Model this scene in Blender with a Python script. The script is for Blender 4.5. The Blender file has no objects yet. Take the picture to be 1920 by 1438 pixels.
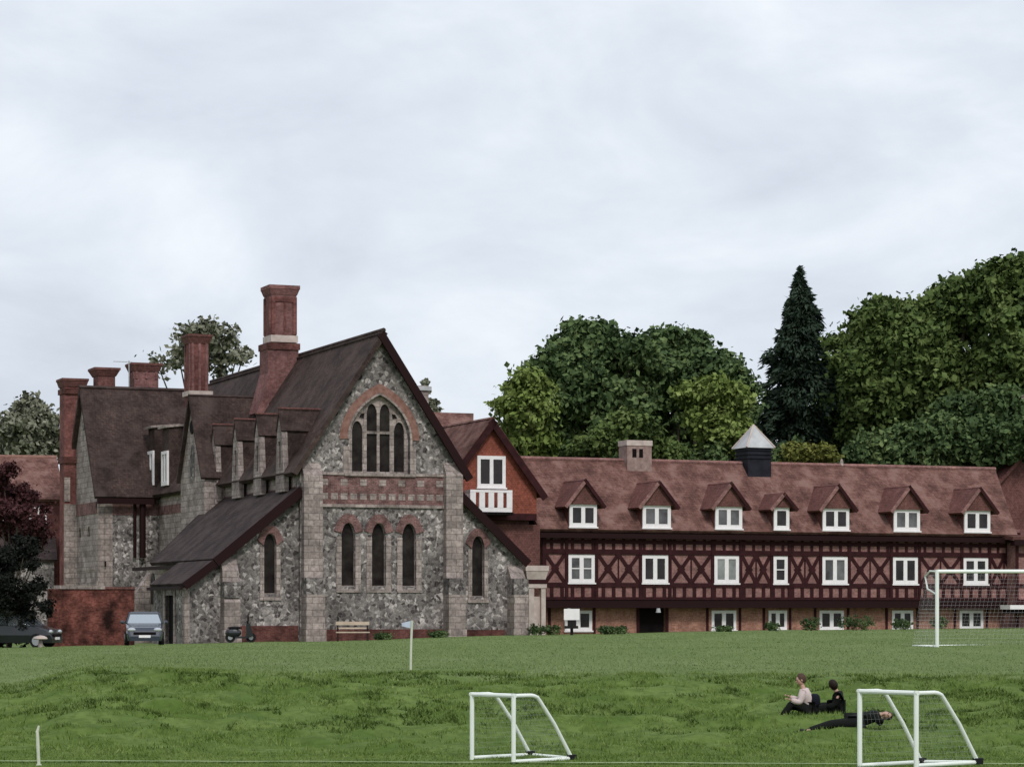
import bpy, bmesh, math, random
import numpy as np
from mathutils import Vector, Matrix
from mathutils.geometry import tessellate_polygon
R = math.radians
random.seed(5); rng = np.random.default_rng(5)
S = bpy.context.scene
COL = S.collection

# ---------------------------------------------------------------- camera
F = 4900.0            # focal length in photo pixels (photo 1920 wide)
HZ = 1140.0           # row of the horizon
CZ = 1.45             # eye height over the upper field
cam = bpy.data.cameras.new("camera"); co = bpy.data.objects.new("camera", cam); COL.objects.link(co)
co.location = (0, 0, CZ); co.rotation_euler = (R(90), 0, 0)
cam.sensor_width = 36; cam.lens = 36 * F / 1920; cam.shift_y = (HZ - 719) / 1920
cam.clip_start = 1; cam.clip_end = 8000
S.camera = co
# ---------------------------------------------------------------- light
SUN_EL, SUN_AZ = 44, 163     # azimuth measured clockwise from +Y
W = bpy.data.worlds.new("World"); S.world = W; W.use_nodes = True
nt = W.node_tree; nt.nodes.clear()
def N(nt, t, **k):
    n = nt.nodes.new(t)
    for a, b in k.items():
        if a.startswith('i_'): n.inputs[a[2:].replace('_', ' ')].default_value = b
        else: setattr(n, a, b)
    return n
def ramp(nt, stops, interp='LINEAR'):
    r = nt.nodes.new('ShaderNodeValToRGB'); r.color_ramp.interpolation = interp
    e = r.color_ramp.elements
    while len(e) > len(stops): e.remove(e[-1])
    while len(e) < len(stops): e.new(0.5)
    for x, (p, c) in zip(e, stops):
        x.position = p; x.color = tuple(c) + (1,) if len(c) == 3 else c
    return r
sky = N(nt, 'ShaderNodeTexSky', sky_type='NISHITA', sun_disc=False, sun_elevation=R(SUN_EL), sun_rotation=R(SUN_AZ))
tc = N(nt, 'ShaderNodeTexCoord'); mp = N(nt, 'ShaderNodeMapping'); mp.inputs['Scale'].default_value = (5.5, 2.0, 12.0)
mp.inputs['Rotation'].default_value = (0, R(16), 0); mp.inputs['Location'].default_value = (0.3, 0, 1.7)
no = N(nt, 'ShaderNodeTexNoise', i_Scale=1.5, i_Detail=6.0, i_Roughness=0.55, i_Distortion=0.3)
cr = ramp(nt, [(0.28, (6.4, 6.9, 7.8)), (0.42, (7.3, 7.85, 8.8)), (0.52, (7.9, 8.45, 9.25)), (0.60, (8.6, 9.1, 9.8)), (0.74, (9.8, 10.2, 10.5))])
mx = N(nt, 'ShaderNodeMix', data_type='RGBA'); mx.inputs[0].default_value = 0.95
bg = N(nt, 'ShaderNodeBackground', i_Strength=0.1); wo = N(nt, 'ShaderNodeOutputWorld')
L = nt.links.new
L(tc.outputs['Generated'], mp.inputs['Vector']); L(mp.outputs[0], no.inputs['Vector']); L(no.outputs['Fac'], cr.inputs[0])
L(sky.outputs[0], mx.inputs[6]); L(cr.outputs[0], mx.inputs[7]); L(mx.outputs[2], bg.inputs[0]); L(bg.outputs[0], wo.inputs[0])
sl = bpy.data.lights.new("sun", 'SUN'); sl.energy = 1.8; sl.angle = R(12); sl.color = (1, 0.965, 0.93)
so = bpy.data.objects.new("sun", sl); COL.objects.link(so)
el, az = R(SUN_EL), R(SUN_AZ)
so.rotation_euler = Vector((math.sin(az) * math.cos(el), math.cos(az) * math.cos(el), math.sin(el))).to_track_quat('Z', 'Y').to_euler()
S.view_settings.view_transform = 'Standard'; S.view_settings.look = 'None'
S.view_settings.exposure = 0.0; S.view_settings.gamma = 1.0

# ---------------------------------------------------------------- projection helpers (photo pixel + distance -> world)
def P(px, py, D): return Vector(((px - 960) / F * D, D, CZ + (HZ - py) / F * D))
class Frame:
    """building frame: u runs along the front, v away from the viewer"""
    def __init__(s, px, D, ang):
        s.a = R(ang); s.ox = (px - 960) / F * D; s.oy = D; s.c = math.cos(s.a); s.s = math.sin(s.a)
    def u(s, px, v=0):
        t = (px - 960) / F
        return (t * (s.oy + v * s.c) + v * s.s - s.ox) / (s.c - t * s.s)
    def v(s, px, u=0):
        t = (px - 960) / F
        return (s.ox + u * s.c - t * (s.oy + u * s.s)) / (s.s + t * s.c)
    def z(s, py, u, v=0): return CZ + (HZ - py) / F * (s.oy + u * s.s + v * s.c)
    def w(s, u, v, z): return Vector((s.ox + u * s.c - v * s.s, s.oy + u * s.s + v * s.c, z))
    def empty(s, name, *t, **k):
        o = bpy.data.objects.new(name, None); COL.objects.link(o)
        o.location = (s.ox, s.oy, 0); o.rotation_euler = (0, 0, s.a); tag(o, *t, **k); return o
def tag(o, label=None, cat=None, group=None, kind=None):
    if label: o['label'] = label
    if cat: o['category'] = cat
    if group: o['group'] = group
    if kind: o['kind'] = kind
    return o
def thing(name, loc, label, cat, group=None, rz=0):
    o = bpy.data.objects.new(name, None); COL.objects.link(o); o.location = loc; o.rotation_euler = (0, 0, rz)
    return tag(o, label, cat, group)
def copy_tree(o, parent=None):
    c = o.copy(); COL.objects.link(c); c.parent = parent
    for ch in list(o.children): copy_tree(ch, c)
    return c

# ---------------------------------------------------------------- mesh builder
class MB:
    def __init__(s): s.v = []; s.f = []
    def add(s, vs, fs):
        b = len(s.v); s.v += [tuple(x) for x in vs]; s.f += [tuple(b + i for i in f) for f in fs]; return s
    def box(s, x0, x1, y0, y1, z0, z1):
        return s.add([(x0,y0,z0),(x1,y0,z0),(x1,y1,z0),(x0,y1,z0),(x0,y0,z1),(x1,y0,z1),(x1,y1,z1),(x0,y1,z1)],
                     [(0,3,2,1),(4,5,6,7),(0,1,5,4),(1,2,6,5),(2,3,7,6),(3,0,4,7)])
    def taper(s, x0, x1, y0, y1, z0, z1, e):   # box whose top is larger/smaller by e on every side
        return s.add([(x0,y0,z0),(x1,y0,z0),(x1,y1,z0),(x0,y1,z0),(x0-e,y0-e,z1),(x1+e,y0-e,z1),(x1+e,y1+e,z1),(x0-e,y1+e,z1)],
                     [(0,3,2,1),(4,5,6,7),(0,1,5,4),(1,2,6,5),(2,3,7,6),(3,0,4,7)])
    def slab(s, p, t):     # polygon p (3D, planar) thickened downwards along its normal
        p = [Vector(q) for q in p]; n = (p[1]-p[0]).cross(p[2]-p[0]).normalized()
        if n.z < 0: n = -n
        k = len(p); vs = p + [q - n*t for q in p]
        fs = [tuple(range(k)), tuple(reversed(range(k, 2*k)))] + [(i, (i+1) % k, k+(i+1) % k, k+i) for i in range(k)]
        return s.add(vs, fs)
    def plate(s, out, holes, plane, d0, d1):
        """2D outline with holes, extruded from d0 to d1. plane 'v': (u,z) seen from the front; 'u': (v,z) seen from the side"""
        loops = [out] + list(holes)
        f3 = (lambda a, b, d: (a, d, b)) if plane == 'v' else (lambda a, b, d: (d, a, b))
        flat = [q for l in loops for q in l]; n = len(flat)
        tris = tessellate_polygon([[Vector((a, b, 0)) for a, b in l] for l in loops])
        vs = [f3(a, b, d0) for a, b in flat] + [f3(a, b, d1) for a, b in flat]
        fs = [tuple(t) for t in tris] + [tuple(n + i for i in reversed(t)) for t in tris]
        b = 0
        for l in loops:
            k = len(l); fs += [(b+i, b+(i+1) % k, n+b+(i+1) % k, n+b+i) for i in range(k)]; b += k
        return s.add(vs, fs)
    def bar(s, a, b, w, d0, d1, plane='v'):     # flat bar from 2D point a to b, width w
        (x0, z0), (x1, z1) = a, b; l = math.hypot(x1-x0, z1-z0) or 1; nx, nz = -(z1-z0)/l*w/2, (x1-x0)/l*w/2
        return s.plate([(x0+nx,z0+nz),(x0-nx,z0-nz),(x1-nx,z1-nz),(x1+nx,z1+nz)], [], plane, d0, d1)
    def tube(s, pts, rad, n=8, cap=True):
        pts = [Vector(p) for p in pts]; rad = rad if isinstance(rad, (list, tuple)) else [rad]*len(pts)
        rings = []
        for i, p in enumerate(pts):
            d = (pts[min(i+1, len(pts)-1)] - pts[max(i-1, 0)]).normalized()
            a = d.cross(Vector((0,0,1)) if abs(d.z) < .9 else Vector((1,0,0))).normalized(); b = d.cross(a)
            rings.append([p + (a*math.cos(6.2832*k/n) + b*math.sin(6.2832*k/n))*rad[i] for k in range(n)])
        vs = [q for r in rings for q in r]; fs = []
        for i in range(len(pts)-1):
            fs += [(i*n+k, i*n+(k+1) % n, (i+1)*n+(k+1) % n, (i+1)*n+k) for k in range(n)]
        if cap: fs += [tuple(reversed(range(n))), tuple(range((len(pts)-1)*n, len(pts)*n))]
        return s.add(vs, fs)
    def ball(s, c, r, nu=12, nv=8):
        c = Vector(c); r = Vector(r) if hasattr(r, '__len__') else Vector((r, r, r)); vs = []; fs = []
        for j in range(nv+1):
            th = math.pi*j/nv
            for i in range(nu):
                ph = 6.28318*i/nu; vs.append((c.x+r.x*math.sin(th)*math.cos(ph), c.y+r.y*math.sin(th)*math.sin(ph), c.z+r.z*math.cos(th)))
        for j in range(nv):
            fs += [(j*nu+i, (j+1)*nu+i, (j+1)*nu+(i+1) % nu, j*nu+(i+1) % nu) for i in range(nu)]
        return s.add(vs, fs)
    def build(s, name, mat, parent=None, bevel=0, smooth=False):
        me = bpy.data.meshes.new(name); me.from_pydata(s.v, [], s.f); me.update()
        bm = bmesh.new(); bm.from_mesh(me)
        bmesh.ops.remove_doubles(bm, verts=bm.verts, dist=1e-5); bmesh.ops.recalc_face_normals(bm, faces=bm.faces)
        if bevel: bmesh.ops.bevel(bm, geom=list(bm.edges), offset=bevel, segments=1, affect='EDGES')
        bm.to_mesh(me); bm.free()
        me.materials.append(mat)
        if smooth:
            for p in me.polygons: p.use_smooth = True
        o = bpy.data.objects.new(name, me); COL.objects.link(o); o.parent = parent
        return o
def raw(name, V, Fc, mat, parent=None):    # large triangle/quad soups from numpy
    me = bpy.data.meshes.new(name); n = Fc.shape[1]
    me.vertices.add(len(V)); me.vertices.foreach_set('co', V.astype('f').ravel())
    me.loops.add(Fc.size); me.loops.foreach_set('vertex_index', Fc.astype('i').ravel())
    me.polygons.add(len(Fc)); me.polygons.foreach_set('loop_start', np.arange(0, Fc.size, n, dtype='i'))
    me.polygons.foreach_set('loop_total', np.full(len(Fc), n, 'i')); me.update(calc_edges=True)
    me.materials.append(mat); o = bpy.data.objects.new(name, me); COL.objects.link(o); o.parent = parent; return o

# ---------------------------------------------------------------- materials
def material(name, fn, rough=0.85, spec=0.15, **k):
    m = bpy.data.materials.new(name); m.use_nodes = True; t = m.node_tree; b = t.nodes['Principled BSDF']
    b.inputs['Roughness'].default_value = rough; b.inputs['Specular IOR Level'].default_value = spec
    for a, c in k.items(): b.inputs[a].default_value = c
    if callable(fn): fn(t, b)
    else: b.inputs['Base Color'].default_value = tuple(fn) + (1,)
    return m
def mixc(t, f, a, b, mode='MIX'):
    m = N(t, 'ShaderNodeMix', data_type='RGBA', blend_type=mode)
    for i, x in ((0, f), (6, a), (7, b)):
        if isinstance(x, (int, float)): m.inputs[i].default_value = x
        elif isinstance(x, (tuple, list)): m.inputs[i].default_value = tuple(x) + (1,)
        else: t.links.new(x, m.inputs[i])
    return m.outputs[2]
def noise(t, sc, det=3, vec=None, rough=.55, sx=(1,1,1)):
    if vec is None: vec = N(t, 'ShaderNodeTexCoord').outputs['Object']
    mp = N(t, 'ShaderNodeMapping'); mp.inputs['Scale'].default_value = sx; t.links.new(vec, mp.inputs[0])
    n = N(t, 'ShaderNodeTexNoise', i_Scale=sc, i_Detail=float(det), i_Roughness=rough); t.links.new(mp.outputs[0], n.inputs['Vector'])
    return n.outputs['Fac']
def bump(t, b, h, dist=0.02, st=0.6):
    n = N(t, 'ShaderNodeBump', i_Strength=st, i_Distance=dist); t.links.new(h, n.inputs['Height']); t.links.new(n.outputs[0], b.inputs['Normal'])
def remap(t, f, a, b, c=0., d=1.):
    m = N(t, 'ShaderNodeMapRange'); t.links.new(f, m.inputs[0])
    for i, x in enumerate((a, b, c, d)): m.inputs[i+1].default_value = x
    return m.outputs[0]
def flint(t, b):
    tc = N(t, 'ShaderNodeTexCoord').outputs['Object']
    wob = N(t, 'ShaderNodeTexNoise', i_Scale=2.5, i_Detail=2.0); t.links.new(tc, wob.inputs['Vector'])
    add = N(t, 'ShaderNodeVectorMath', operation='MULTIPLY_ADD'); t.links.new(wob.outputs['Color'], add.inputs[0]); add.inputs[1].default_value = (.35,)*3; t.links.new(tc, add.inputs[2])
    vo = N(t, 'ShaderNodeTexVoronoi', i_Scale=5.4); t.links.new(add.outputs[0], vo.inputs['Vector'])
    ve = N(t, 'ShaderNodeTexVoronoi', feature='DISTANCE_TO_EDGE', i_Scale=5.4); t.links.new(add.outputs[0], ve.inputs['Vector'])
    sep = N(t, 'ShaderNodeSeparateColor'); t.links.new(vo.outputs['Color'], sep.inputs[0])
    r = ramp(t, [(0, (.050,.044,.043)), (.2, (.11,.098,.095)), (.5, (.175,.158,.150)), (.8, (.24,.215,.20)), (.95, (.42,.38,.36))]); t.links.new(sep.outputs[0], r.inputs[0])
    v2 = N(t, 'ShaderNodeTexVoronoi', i_Scale=11.0); t.links.new(add.outputs[0], v2.inputs['Vector'])
    s2 = N(t, 'ShaderNodeSeparateColor'); t.links.new(v2.outputs['Color'], s2.inputs[0])
    c = mixc(t, .55, r.outputs[0], mixc(t, 1., r.outputs[0], remap_col(t, s2.outputs[1], .45, 1.7), 'MULTIPLY'))
    c = mixc(t, remap(t, ve.outputs['Distance'], .02, .07, .75, 0.), c, (.21, .18, .165))
    c = mixc(t, 1., c, remap_col(t, noise(t, .45, 4), .62, 1.3, .35, .65), 'MULTIPLY')
    t.links.new(c, b.inputs['Base Color']); bump(t, b, ve.outputs['Distance'], .05, .5)
def remap_col(t, f, lo, hi, a=0., b=1.):
    m = remap(t, f, a, b, lo, hi); c = N(t, 'ShaderNodeCombineColor')
    for i in range(3): t.links.new(m, c.inputs[i])
    return c.outputs[0]
def bricks(c1, c2, mortar, bw=.23, rh=.078, vary=(.6, 1.35), vs=1.2, ms=.008, lich=None):
    def fn(t, b):
        tc = N(t, 'ShaderNodeTexCoord').outputs['Object']; sp = N(t, 'ShaderNodeSeparateXYZ'); t.links.new(tc, sp.inputs[0])
        ad = N(t, 'ShaderNodeMath', operation='ADD'); t.links.new(sp.outputs[0], ad.inputs[0]); t.links.new(sp.outputs[1], ad.inputs[1])
        cb = N(t, 'ShaderNodeCombineXYZ'); t.links.new(ad.outputs[0], cb.inputs[0]); t.links.new(sp.outputs[2], cb.inputs[1])
        br = N(t, 'ShaderNodeTexBrick', i_Scale=1.0); t.links.new(cb.outputs[0], br.inputs['Vector'])
        br.inputs['Brick Width'].default_value = bw; br.inputs['Row Height'].default_value = rh; br.inputs['Mortar Size'].default_value = ms
        for i, c in ((1, c1), (2, c2), (3, mortar)): br.inputs[i].default_value = tuple(c) + (1,)
        c = mixc(t, 1., br.outputs['Color'], remap_col(t, noise(t, vs, 4), vary[0], vary[1], .3, .7), 'MULTIPLY')
        c = mixc(t, 1., c, remap_col(t, noise(t, vs*6, 3), .72, 1.28, .3, .7), 'MULTIPLY')
        if lich: c = mixc(t, remap(t, noise(t, .9, 5), .50, .68, 0, .75), c, lich)
        t.links.new(c, b.inputs['Base Color']); bump(t, b, br.outputs['Fac'], -.01, .5)
    return fn
def mottled(c1, c2, sc=3., det=4, bmp=.01):
    def fn(t, b):
        n = noise(t, sc, det); t.links.new(mixc(t, remap(t, n, .32, .68), c1, c2), b.inputs['Base Color'])
        if bmp: bump(t, b, noise(t, sc*5, 3), bmp, .5)
    return fn
def leafmat(name, dark, mid, light, nsc=.5, warm=None):
    def fn(t, b):
        g = N(t, 'ShaderNodeNewGeometry').outputs['Random Per Island']
        r = ramp(t, [(0, dark), (.5, mid), (1, light)])
        f = N(t, 'ShaderNodeMath', operation='MULTIPLY_ADD'); t.links.new(g, f.inputs[0]); f.inputs[1].default_value = .28
        f2 = N(t, 'ShaderNodeMath', operation='MULTIPLY_ADD'); t.links.new(remap(t, noise(t, nsc*3.2, 2), .36, .64, 0, .36), f2.inputs[0]); f2.inputs[1].default_value = 1
        t.links.new(remap(t, noise(t, nsc*.6, 3), .36, .64, 0, .36), f2.inputs[2]); t.links.new(f2.outputs[0], f.inputs[2]); t.links.new(f.outputs[0], r.inputs[0])
        t.links.new(r.outputs[0], b.inputs['Base Color'])
        b.inputs['Subsurface Weight'].default_value = 0
    return material(name, fn, rough=.75, spec=.15)
M = dict(
    flint=material('knapped_flint', flint, rough=.8),
    stone=material('dressed_stone', bricks((.24,.195,.178), (.36,.30,.275), (.19,.155,.14), .62, .34, (.62, 1.3), 1.1, ms=.022)),
    palestone=material('pale_stone', mottled((.42,.345,.31), (.58,.49,.445), 2.5)),
    band=material('red_brick_band', bricks((.13,.058,.054), (.20,.10,.092), (.19,.15,.14), vary=(.5, 1.5), vs=2.2)),
    arch=material('orange_brick_arch', mottled((.18,.085,.065), (.29,.165,.135), 4)),
    redbrick=material('old_red_brick', bricks((.145,.042,.038), (.2,.07,.06), (.16,.11,.1), vary=(.45, 1.45), vs=.9)),
    chimney=material('chimney_brick', bricks((.15,.055,.052), (.20,.09,.085), (.16,.12,.11), vary=(.7, 1.35), vs=1.0)),
    plinth=material('dark_red_plinth', bricks((.09,.025,.022), (.14,.05,.042), (.1,.07,.06), vary=(.4, 1.4))),
    tiles=material('brown_roof_tiles', bricks((.042,.027,.024), (.066,.043,.037), (.028,.018,.016), .17, .12, (.5, 1.45), .8, lich=(.072,.052,.045)), rough=.8),
    aisletiles=material('grey_brown_tiles', bricks((.037,.025,.024), (.056,.038,.036), (.026,.018,.018), .17, .12, (.5, 1.4), .9, lich=(.062,.047,.042)), rough=.8),
    redtiles=material('weathered_red_tiles', bricks((.142,.066,.054), (.185,.095,.076), (.09,.045,.042), .17, .11, (.5, 1.45), .9, lich=(.215,.135,.115)), rough=.85),
    hung=material('orange_hung_tiles', bricks((.215,.062,.042), (.28,.085,.058), (.14,.045,.032), .17, .11, (.75, 1.2), 1.0), rough=.8),
    darkhung=material('dull_hung_tiles', bricks((.13,.058,.05), (.17,.075,.066), (.08,.036,.032), .17, .11, (.75, 1.2), 1.2), rough=.8),
    infill=material('brick_infill', bricks((.215,.095,.085), (.275,.14,.125), (.25,.17,.155), vary=(.65, 1.3), vs=1.5)),
    infill2=material('orange_brick_infill', bricks((.29,.12,.08), (.38,.19,.135), (.30,.21,.17), vary=(.7, 1.25), vs=1.8)),
    timber=material('dark_stained_timber', mottled((.022,.005,.006), (.042,.010,.012), 2.5, bmp=.006), rough=.7),
    soffit=material('dark_fascia', (.016,.004,.005), rough=.7),
    white=material('white_paint', mottled((.78,.74,.74), (.86,.82,.82), 4, bmp=0), rough=.45, spec=.5),
    leadgrey=material('lead_sheet', mottled((.33,.335,.34), (.5,.5,.5), 1.5), rough=.55, spec=.5),
    bluelouvre=material('slate_louvre', mottled((.010,.010,.015), (.020,.020,.028), 2), rough=.6),
    glass=material('dark_window_glass', mottled((.010,.006,.007), (.03,.024,.024), 1.3, bmp=0), rough=.15, spec=.35),
    leaded=material('leaded_glass', mottled((.007,.004,.004), (.030,.025,.022), 1.8, bmp=.004), rough=.45, spec=.12),
    midglass=material('reflecting_window_glass', mottled((.02,.016,.018), (.14,.14,.14), .9, bmp=0), rough=.12, spec=.6),
    palebrick=material('pale_weathered_brick', mottled((.20,.13,.115), (.34,.25,.22), 3)),
    paleglass=material('curtained_glass', mottled((.15,.16,.155), (.32,.33,.32), 1.1, bmp=0), rough=.15, spec=.6),
    iron=material('black_iron', (.015,.013,.014), rough=.5),
    void=material('dark_interior', (.006,.004,.004), rough=.9),
    bark=material('bark', mottled((.05,.04,.03), (.10,.08,.06), 3)),
    goal=material('white_goal_tube', mottled((.76,.80,.74), (.83,.86,.80), 2, bmp=0), rough=.35, spec=.5),
    net=material('grey_net_cord', (.33,.37,.36), rough=.8),
    netw=material('white_net_cord', (.75,.72,.74), rough=.8),
    rubber=material('black_rubber', (.012,.012,.013), rough=.7),
    navy=material('navy_car_paint', (.012,.018,.035), rough=.25, spec=.6, **{'Coat Weight': .8, 'Coat Roughness': .05}),
    darkcar=material('charcoal_car_paint', (.012,.013,.018), rough=.3, spec=.5, **{'Coat Weight': .5}),
    carglass=material('car_glass', (.55,.60,.62), rough=.08, spec=1.0, Metallic=.85),
    lamp=material('headlamp_lens', (.55,.57,.60), rough=.1, spec=.8, Metallic=.4),
    alloy=material('alloy_rim', (.4,.4,.42), rough=.35, Metallic=.7),
    bench=material('pale_oak_slats', mottled((.42,.33,.25), (.55,.45,.35), 3, bmp=.003), rough=.6),
    benchd=material('dark_oak_frame', (.03,.018,.014), rough=.7),
    flag=material('pale_blue_flag', (.50,.56,.66), rough=.8),
    pole=material('ivory_pole', mottled((.50,.54,.42), (.62,.62,.52), 6, bmp=0), rough=.5),
    skin=material('skin', (.45,.27,.20), rough=.5, spec=.4),
    hair=material('dark_hair', (.02,.012,.009), rough=.6),
    hairb=material('brown_hair', (.07,.042,.028), rough=.6),
    pinktop=material('pale_pink_fabric', mottled((.52,.42,.40), (.6,.5,.48), 8, bmp=.003), rough=.9),
    navytop=material('navy_fabric', (.008,.009,.016), rough=.9),
    blackcloth=material('black_fabric', (.008,.009,.008), rough=.9),
    shoe=material('black_shoe', (.01,.01,.01), rough=.5),
    lineW=material('faded_line_paint', mottled((.14,.20,.08), (.36,.42,.25), 1.8, bmp=0), rough=.9),
)
# ---------------------------------------------------------------- ground
GPX = np.array([0, 200, 560, 985, 1500, 1920.])
GD = np.array([42, 46, 50, 53, 56, 60, 62.5, 66, 75, 84, 115, 130, 150, 200.])
GT = np.array([   # image row of the ground at each distance (rows) and column
 [1440]*6, [1437]*6, [1400, 1398, 1400, 1402, 1404, 1404], [1368, 1360, 1364, 1368, 1370, 1370], [1336, 1322, 1326, 1330, 1336, 1336],
 [1306, 1278, 1284, 1290, 1296, 1296], [1292, 1256, 1267, 1268, 1272, 1274], [1276, 1247, 1254, 1254, 1256, 1258], [1254, 1240, 1238, 1236, 1234, 1234],
 [1238, 1232, 1226, 1222, 1216, 1211], [1215, 1211, 1204, 1193, 1185, 1178], [1214, 1210, 1204, 1192, 1184, 1178],
 [1210, 1206, 1200, 1190, 1182, 1179], [1200, 1200, 1190, 1182, 1176, 1174]], float)
GZ = CZ + (HZ - GT) / F * GD[:, None]
def gz(x, y):
    x = np.atleast_1d(np.asarray(x, float)); y = np.atleast_1d(np.asarray(y, float))
    yc = np.clip(y, 42, 200); px = np.clip(960 + F * x / yc, 0, 1920)
    i = np.clip(np.searchsorted(GD, yc) - 1, 0, len(GD)-2); t = (yc - GD[i]) / (GD[i+1] - GD[i])
    j = np.clip(np.searchsorted(GPX, px) - 1, 0, len(GPX)-2); s = (px - GPX[j]) / (GPX[j+1] - GPX[j]); s = s*s*(3-2*s)
    z = (GZ[i, j]*(1-s) + GZ[i, j+1]*s)*(1-t) + (GZ[i+1, j]*(1-s) + GZ[i+1, j+1]*s)*t
    z = np.where(y < 42, np.interp(y, [15, 22, 30, 42], [-.1, -.25, -.62, 0]) + np.where(y > 30, (y-30)/12*z, 0) + np.where(y > 30, (y-30)/12*0, 0), z)
    z = np.where((y < 42) & (y > 30), -.62*(42-y)/12 + z.clip(-9, 9)*0 + GZ[0].mean()*(y-30)/12, z)
    z = np.where(y > 200, z - (y-200)*.004, z)
    return z
def gz1(x, y): return float(gz(x, y)[0])
def G(px, D): x = (px - 960)/F*D; return Vector((x, D, gz1(x, D)))
def vnoise(x, y, sc, seed=0):
    r = np.random.default_rng(seed); T = r.random((256, 256)); x = x*sc + 500; y = y*sc + 500
    i = np.floor(x).astype(int); j = np.floor(y).astype(int); a = x - i; b = y - j; a = a*a*(3-2*a); b = b*b*(3-2*b)
    g = lambda p, q: T[p % 256, q % 256]
    return (g(i, j)*(1-a)+g(i+1, j)*a)*(1-b) + (g(i, j+1)*(1-a)+g(i+1, j+1)*a)*b
def lumps(x, y):
    k = np.clip((y-47)/4, 0, 1)*np.clip((64-y)/2.5, 0, 1)
    return k*((vnoise(x, y, 1.1, 1)-.5)*.20 + (vnoise(x, y, 2.6, 2)-.5)*.17) + .02*(vnoise(x, y, .8, 3)-.5)
ys = np.concatenate([np.linspace(-300, 20, 10), np.linspace(24, 43, 12), np.arange(43.5, 66, .18), np.arange(66, 128, 1.2), np.arange(130, 200, 5), np.geomspace(205, 4000, 24)])
xs = np.concatenate([-np.geomspace(2500, 42, 22), np.arange(-40, 40.01, .42), np.geomspace(42, 2500, 22)])
X, Y = np.meshgrid(xs, ys); Z = gz(X.ravel(), Y.ravel()) + lumps(X.ravel(), Y.ravel())
V = np.stack([X.ravel(), Y.ravel(), Z], 1); nx, ny = len(xs), len(ys)
I = (np.arange(ny-1)[:, None]*nx + np.arange(nx-1)[None]).ravel()
def lawn(t, b):
    tc = N(t, 'ShaderNodeTexCoord').outputs['Object']; sp = N(t, 'ShaderNodeSeparateXYZ'); t.links.new(tc, sp.inputs[0])
    up = mixc(t, remap(t, noise(t, .35, 5, sx=(1, .35, 1)), .35, .65), (.115,.168,.050), (.165,.21,.082))
    up = mixc(t, remap(t, noise(t, 2.5, 4, sx=(1, .5, 1)), .4, .7, 0, .6), up, (.090,.138,.045))
    lo = mixc(t, remap(t, noise(t, .8, 5), .35, .65), (.078,.128,.024), (.135,.190,.052))
    lo = mixc(t, remap(t, noise(t, 4., 4), .42, .66, 0, .6), lo, (.050,.082,.015))
    wob = N(t, 'ShaderNodeMath', operation='MULTIPLY_ADD'); t.links.new(noise(t, .4, 3), wob.inputs[0]); wob.inputs[1].default_value = 4; t.links.new(sp.outputs[1], wob.inputs[2])
    c = mixc(t, remap(t, wob.outputs[0], 63.2, 65.5), lo, up)
    t.links.new(c, b.inputs['Base Color']); bump(t, b, noise(t, 14., 4), .04, .8)
M['lawn'] = material('grass_turf', lawn, rough=.95, spec=.1)
g = raw('ground', V, np.stack([I, I+1, I+nx+1, I+nx], 1), M['lawn']); tag(g, 'grass playing fields with a low bank between them', 'ground', kind='structure')
for p in g.data.polygons: p.use_smooth = True

def blades(name, x, y, hmin, hmax, wid, mat, label, lean=.5):
    n = len(x); z = gz(x, y) + lumps(x, y) - .01
    h = rng.uniform(hmin, hmax, n); a = rng.uniform(0, 6.283, n); w = wid*rng.uniform(.6, 1.4, n)
    dx, dy = np.cos(a)*w, np.sin(a)*w; lx, ly = rng.normal(0, lean, n)*h, rng.normal(0, lean, n)*h
    V = np.empty((n, 3, 3)); V[:, 0] = np.stack([x-dx, y-dy, z], 1); V[:, 1] = np.stack([x+dx, y+dy, z], 1); V[:, 2] = np.stack([x+lx, y+ly, z+h], 1)
    o = raw(name, V.reshape(-1, 3), np.arange(3*n).reshape(-1, 3), mat); tag(o, label, 'grass', kind='stuff'); return o
M['tuft'] = leafmat('rough_grass', (.050,.090,.013), (.125,.19,.038), (.23,.29,.095), 1.6)
M['mown'] = leafmat('mown_grass', (.115,.17,.050), (.16,.21,.075), (.22,.26,.12), .5)
# rough bank: clumped tufts
n = 150000; y = rng.uniform(47, 64.5, n); x = (rng.uniform(-60, 1980, n)-960)/F*y
d = vnoise(x, y, 1.3, 7)*.6 + vnoise(x, y, 4, 8)*.4; k = rng.random(n) < np.clip((d-.38)*5, .04, 1)*np.clip((y-47)/3, .15, 1)*(1-.8*np.exp(-((y-53.2+.05*x)/.9)**2)); x, y, d = x[k], y[k], d[k]
blades('rough_grass', x, y, .035, .115, .010, M['tuft'], 'rough uncut grass on the bank between the two pitches')
n = 120000; y = rng.uniform(52.5, 63, n); x = (rng.uniform(-60, 1980, n)-960)/F*y; d = vnoise(x, y*.8, 2.0, 11)*.55+vnoise(x, y, 5, 12)*.25+vnoise(x, y, .35, 13)*.35
band = np.exp(-((y-60.3)/1.6)**2) + .6*np.exp(-((y-55.6)/.8)**2)
k = (d > .74-.2*band)*(rng.random(n) < .65); x, y = x[k], y[k]
M['weed'] = leafmat('dark_weeds', (.025,.048,.008), (.060,.100,.018), (.13,.18,.045), 2.0)
blades('dark_weeds', x, y, .04, .11, .02, M['weed'], 'dark clumps of weeds scattered over the upper part of the bank')
n = 60000; y = rng.uniform(43, 49, n); x = (rng.uniform(-60, 1980, n)-960)/F*y
blades('short_grass', x, y, .03, .06, .008, M['tuft'], 'short grass of the lower pitch')
n = 110000; y = 62+ (rng.random(n)**1.2)*56; x = (rng.uniform(-40, 1960, n)-960)/F*y
blades('mown_grass', x, y, .025, .06, .014, M['mown'], 'mown grass of the upper field')
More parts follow.
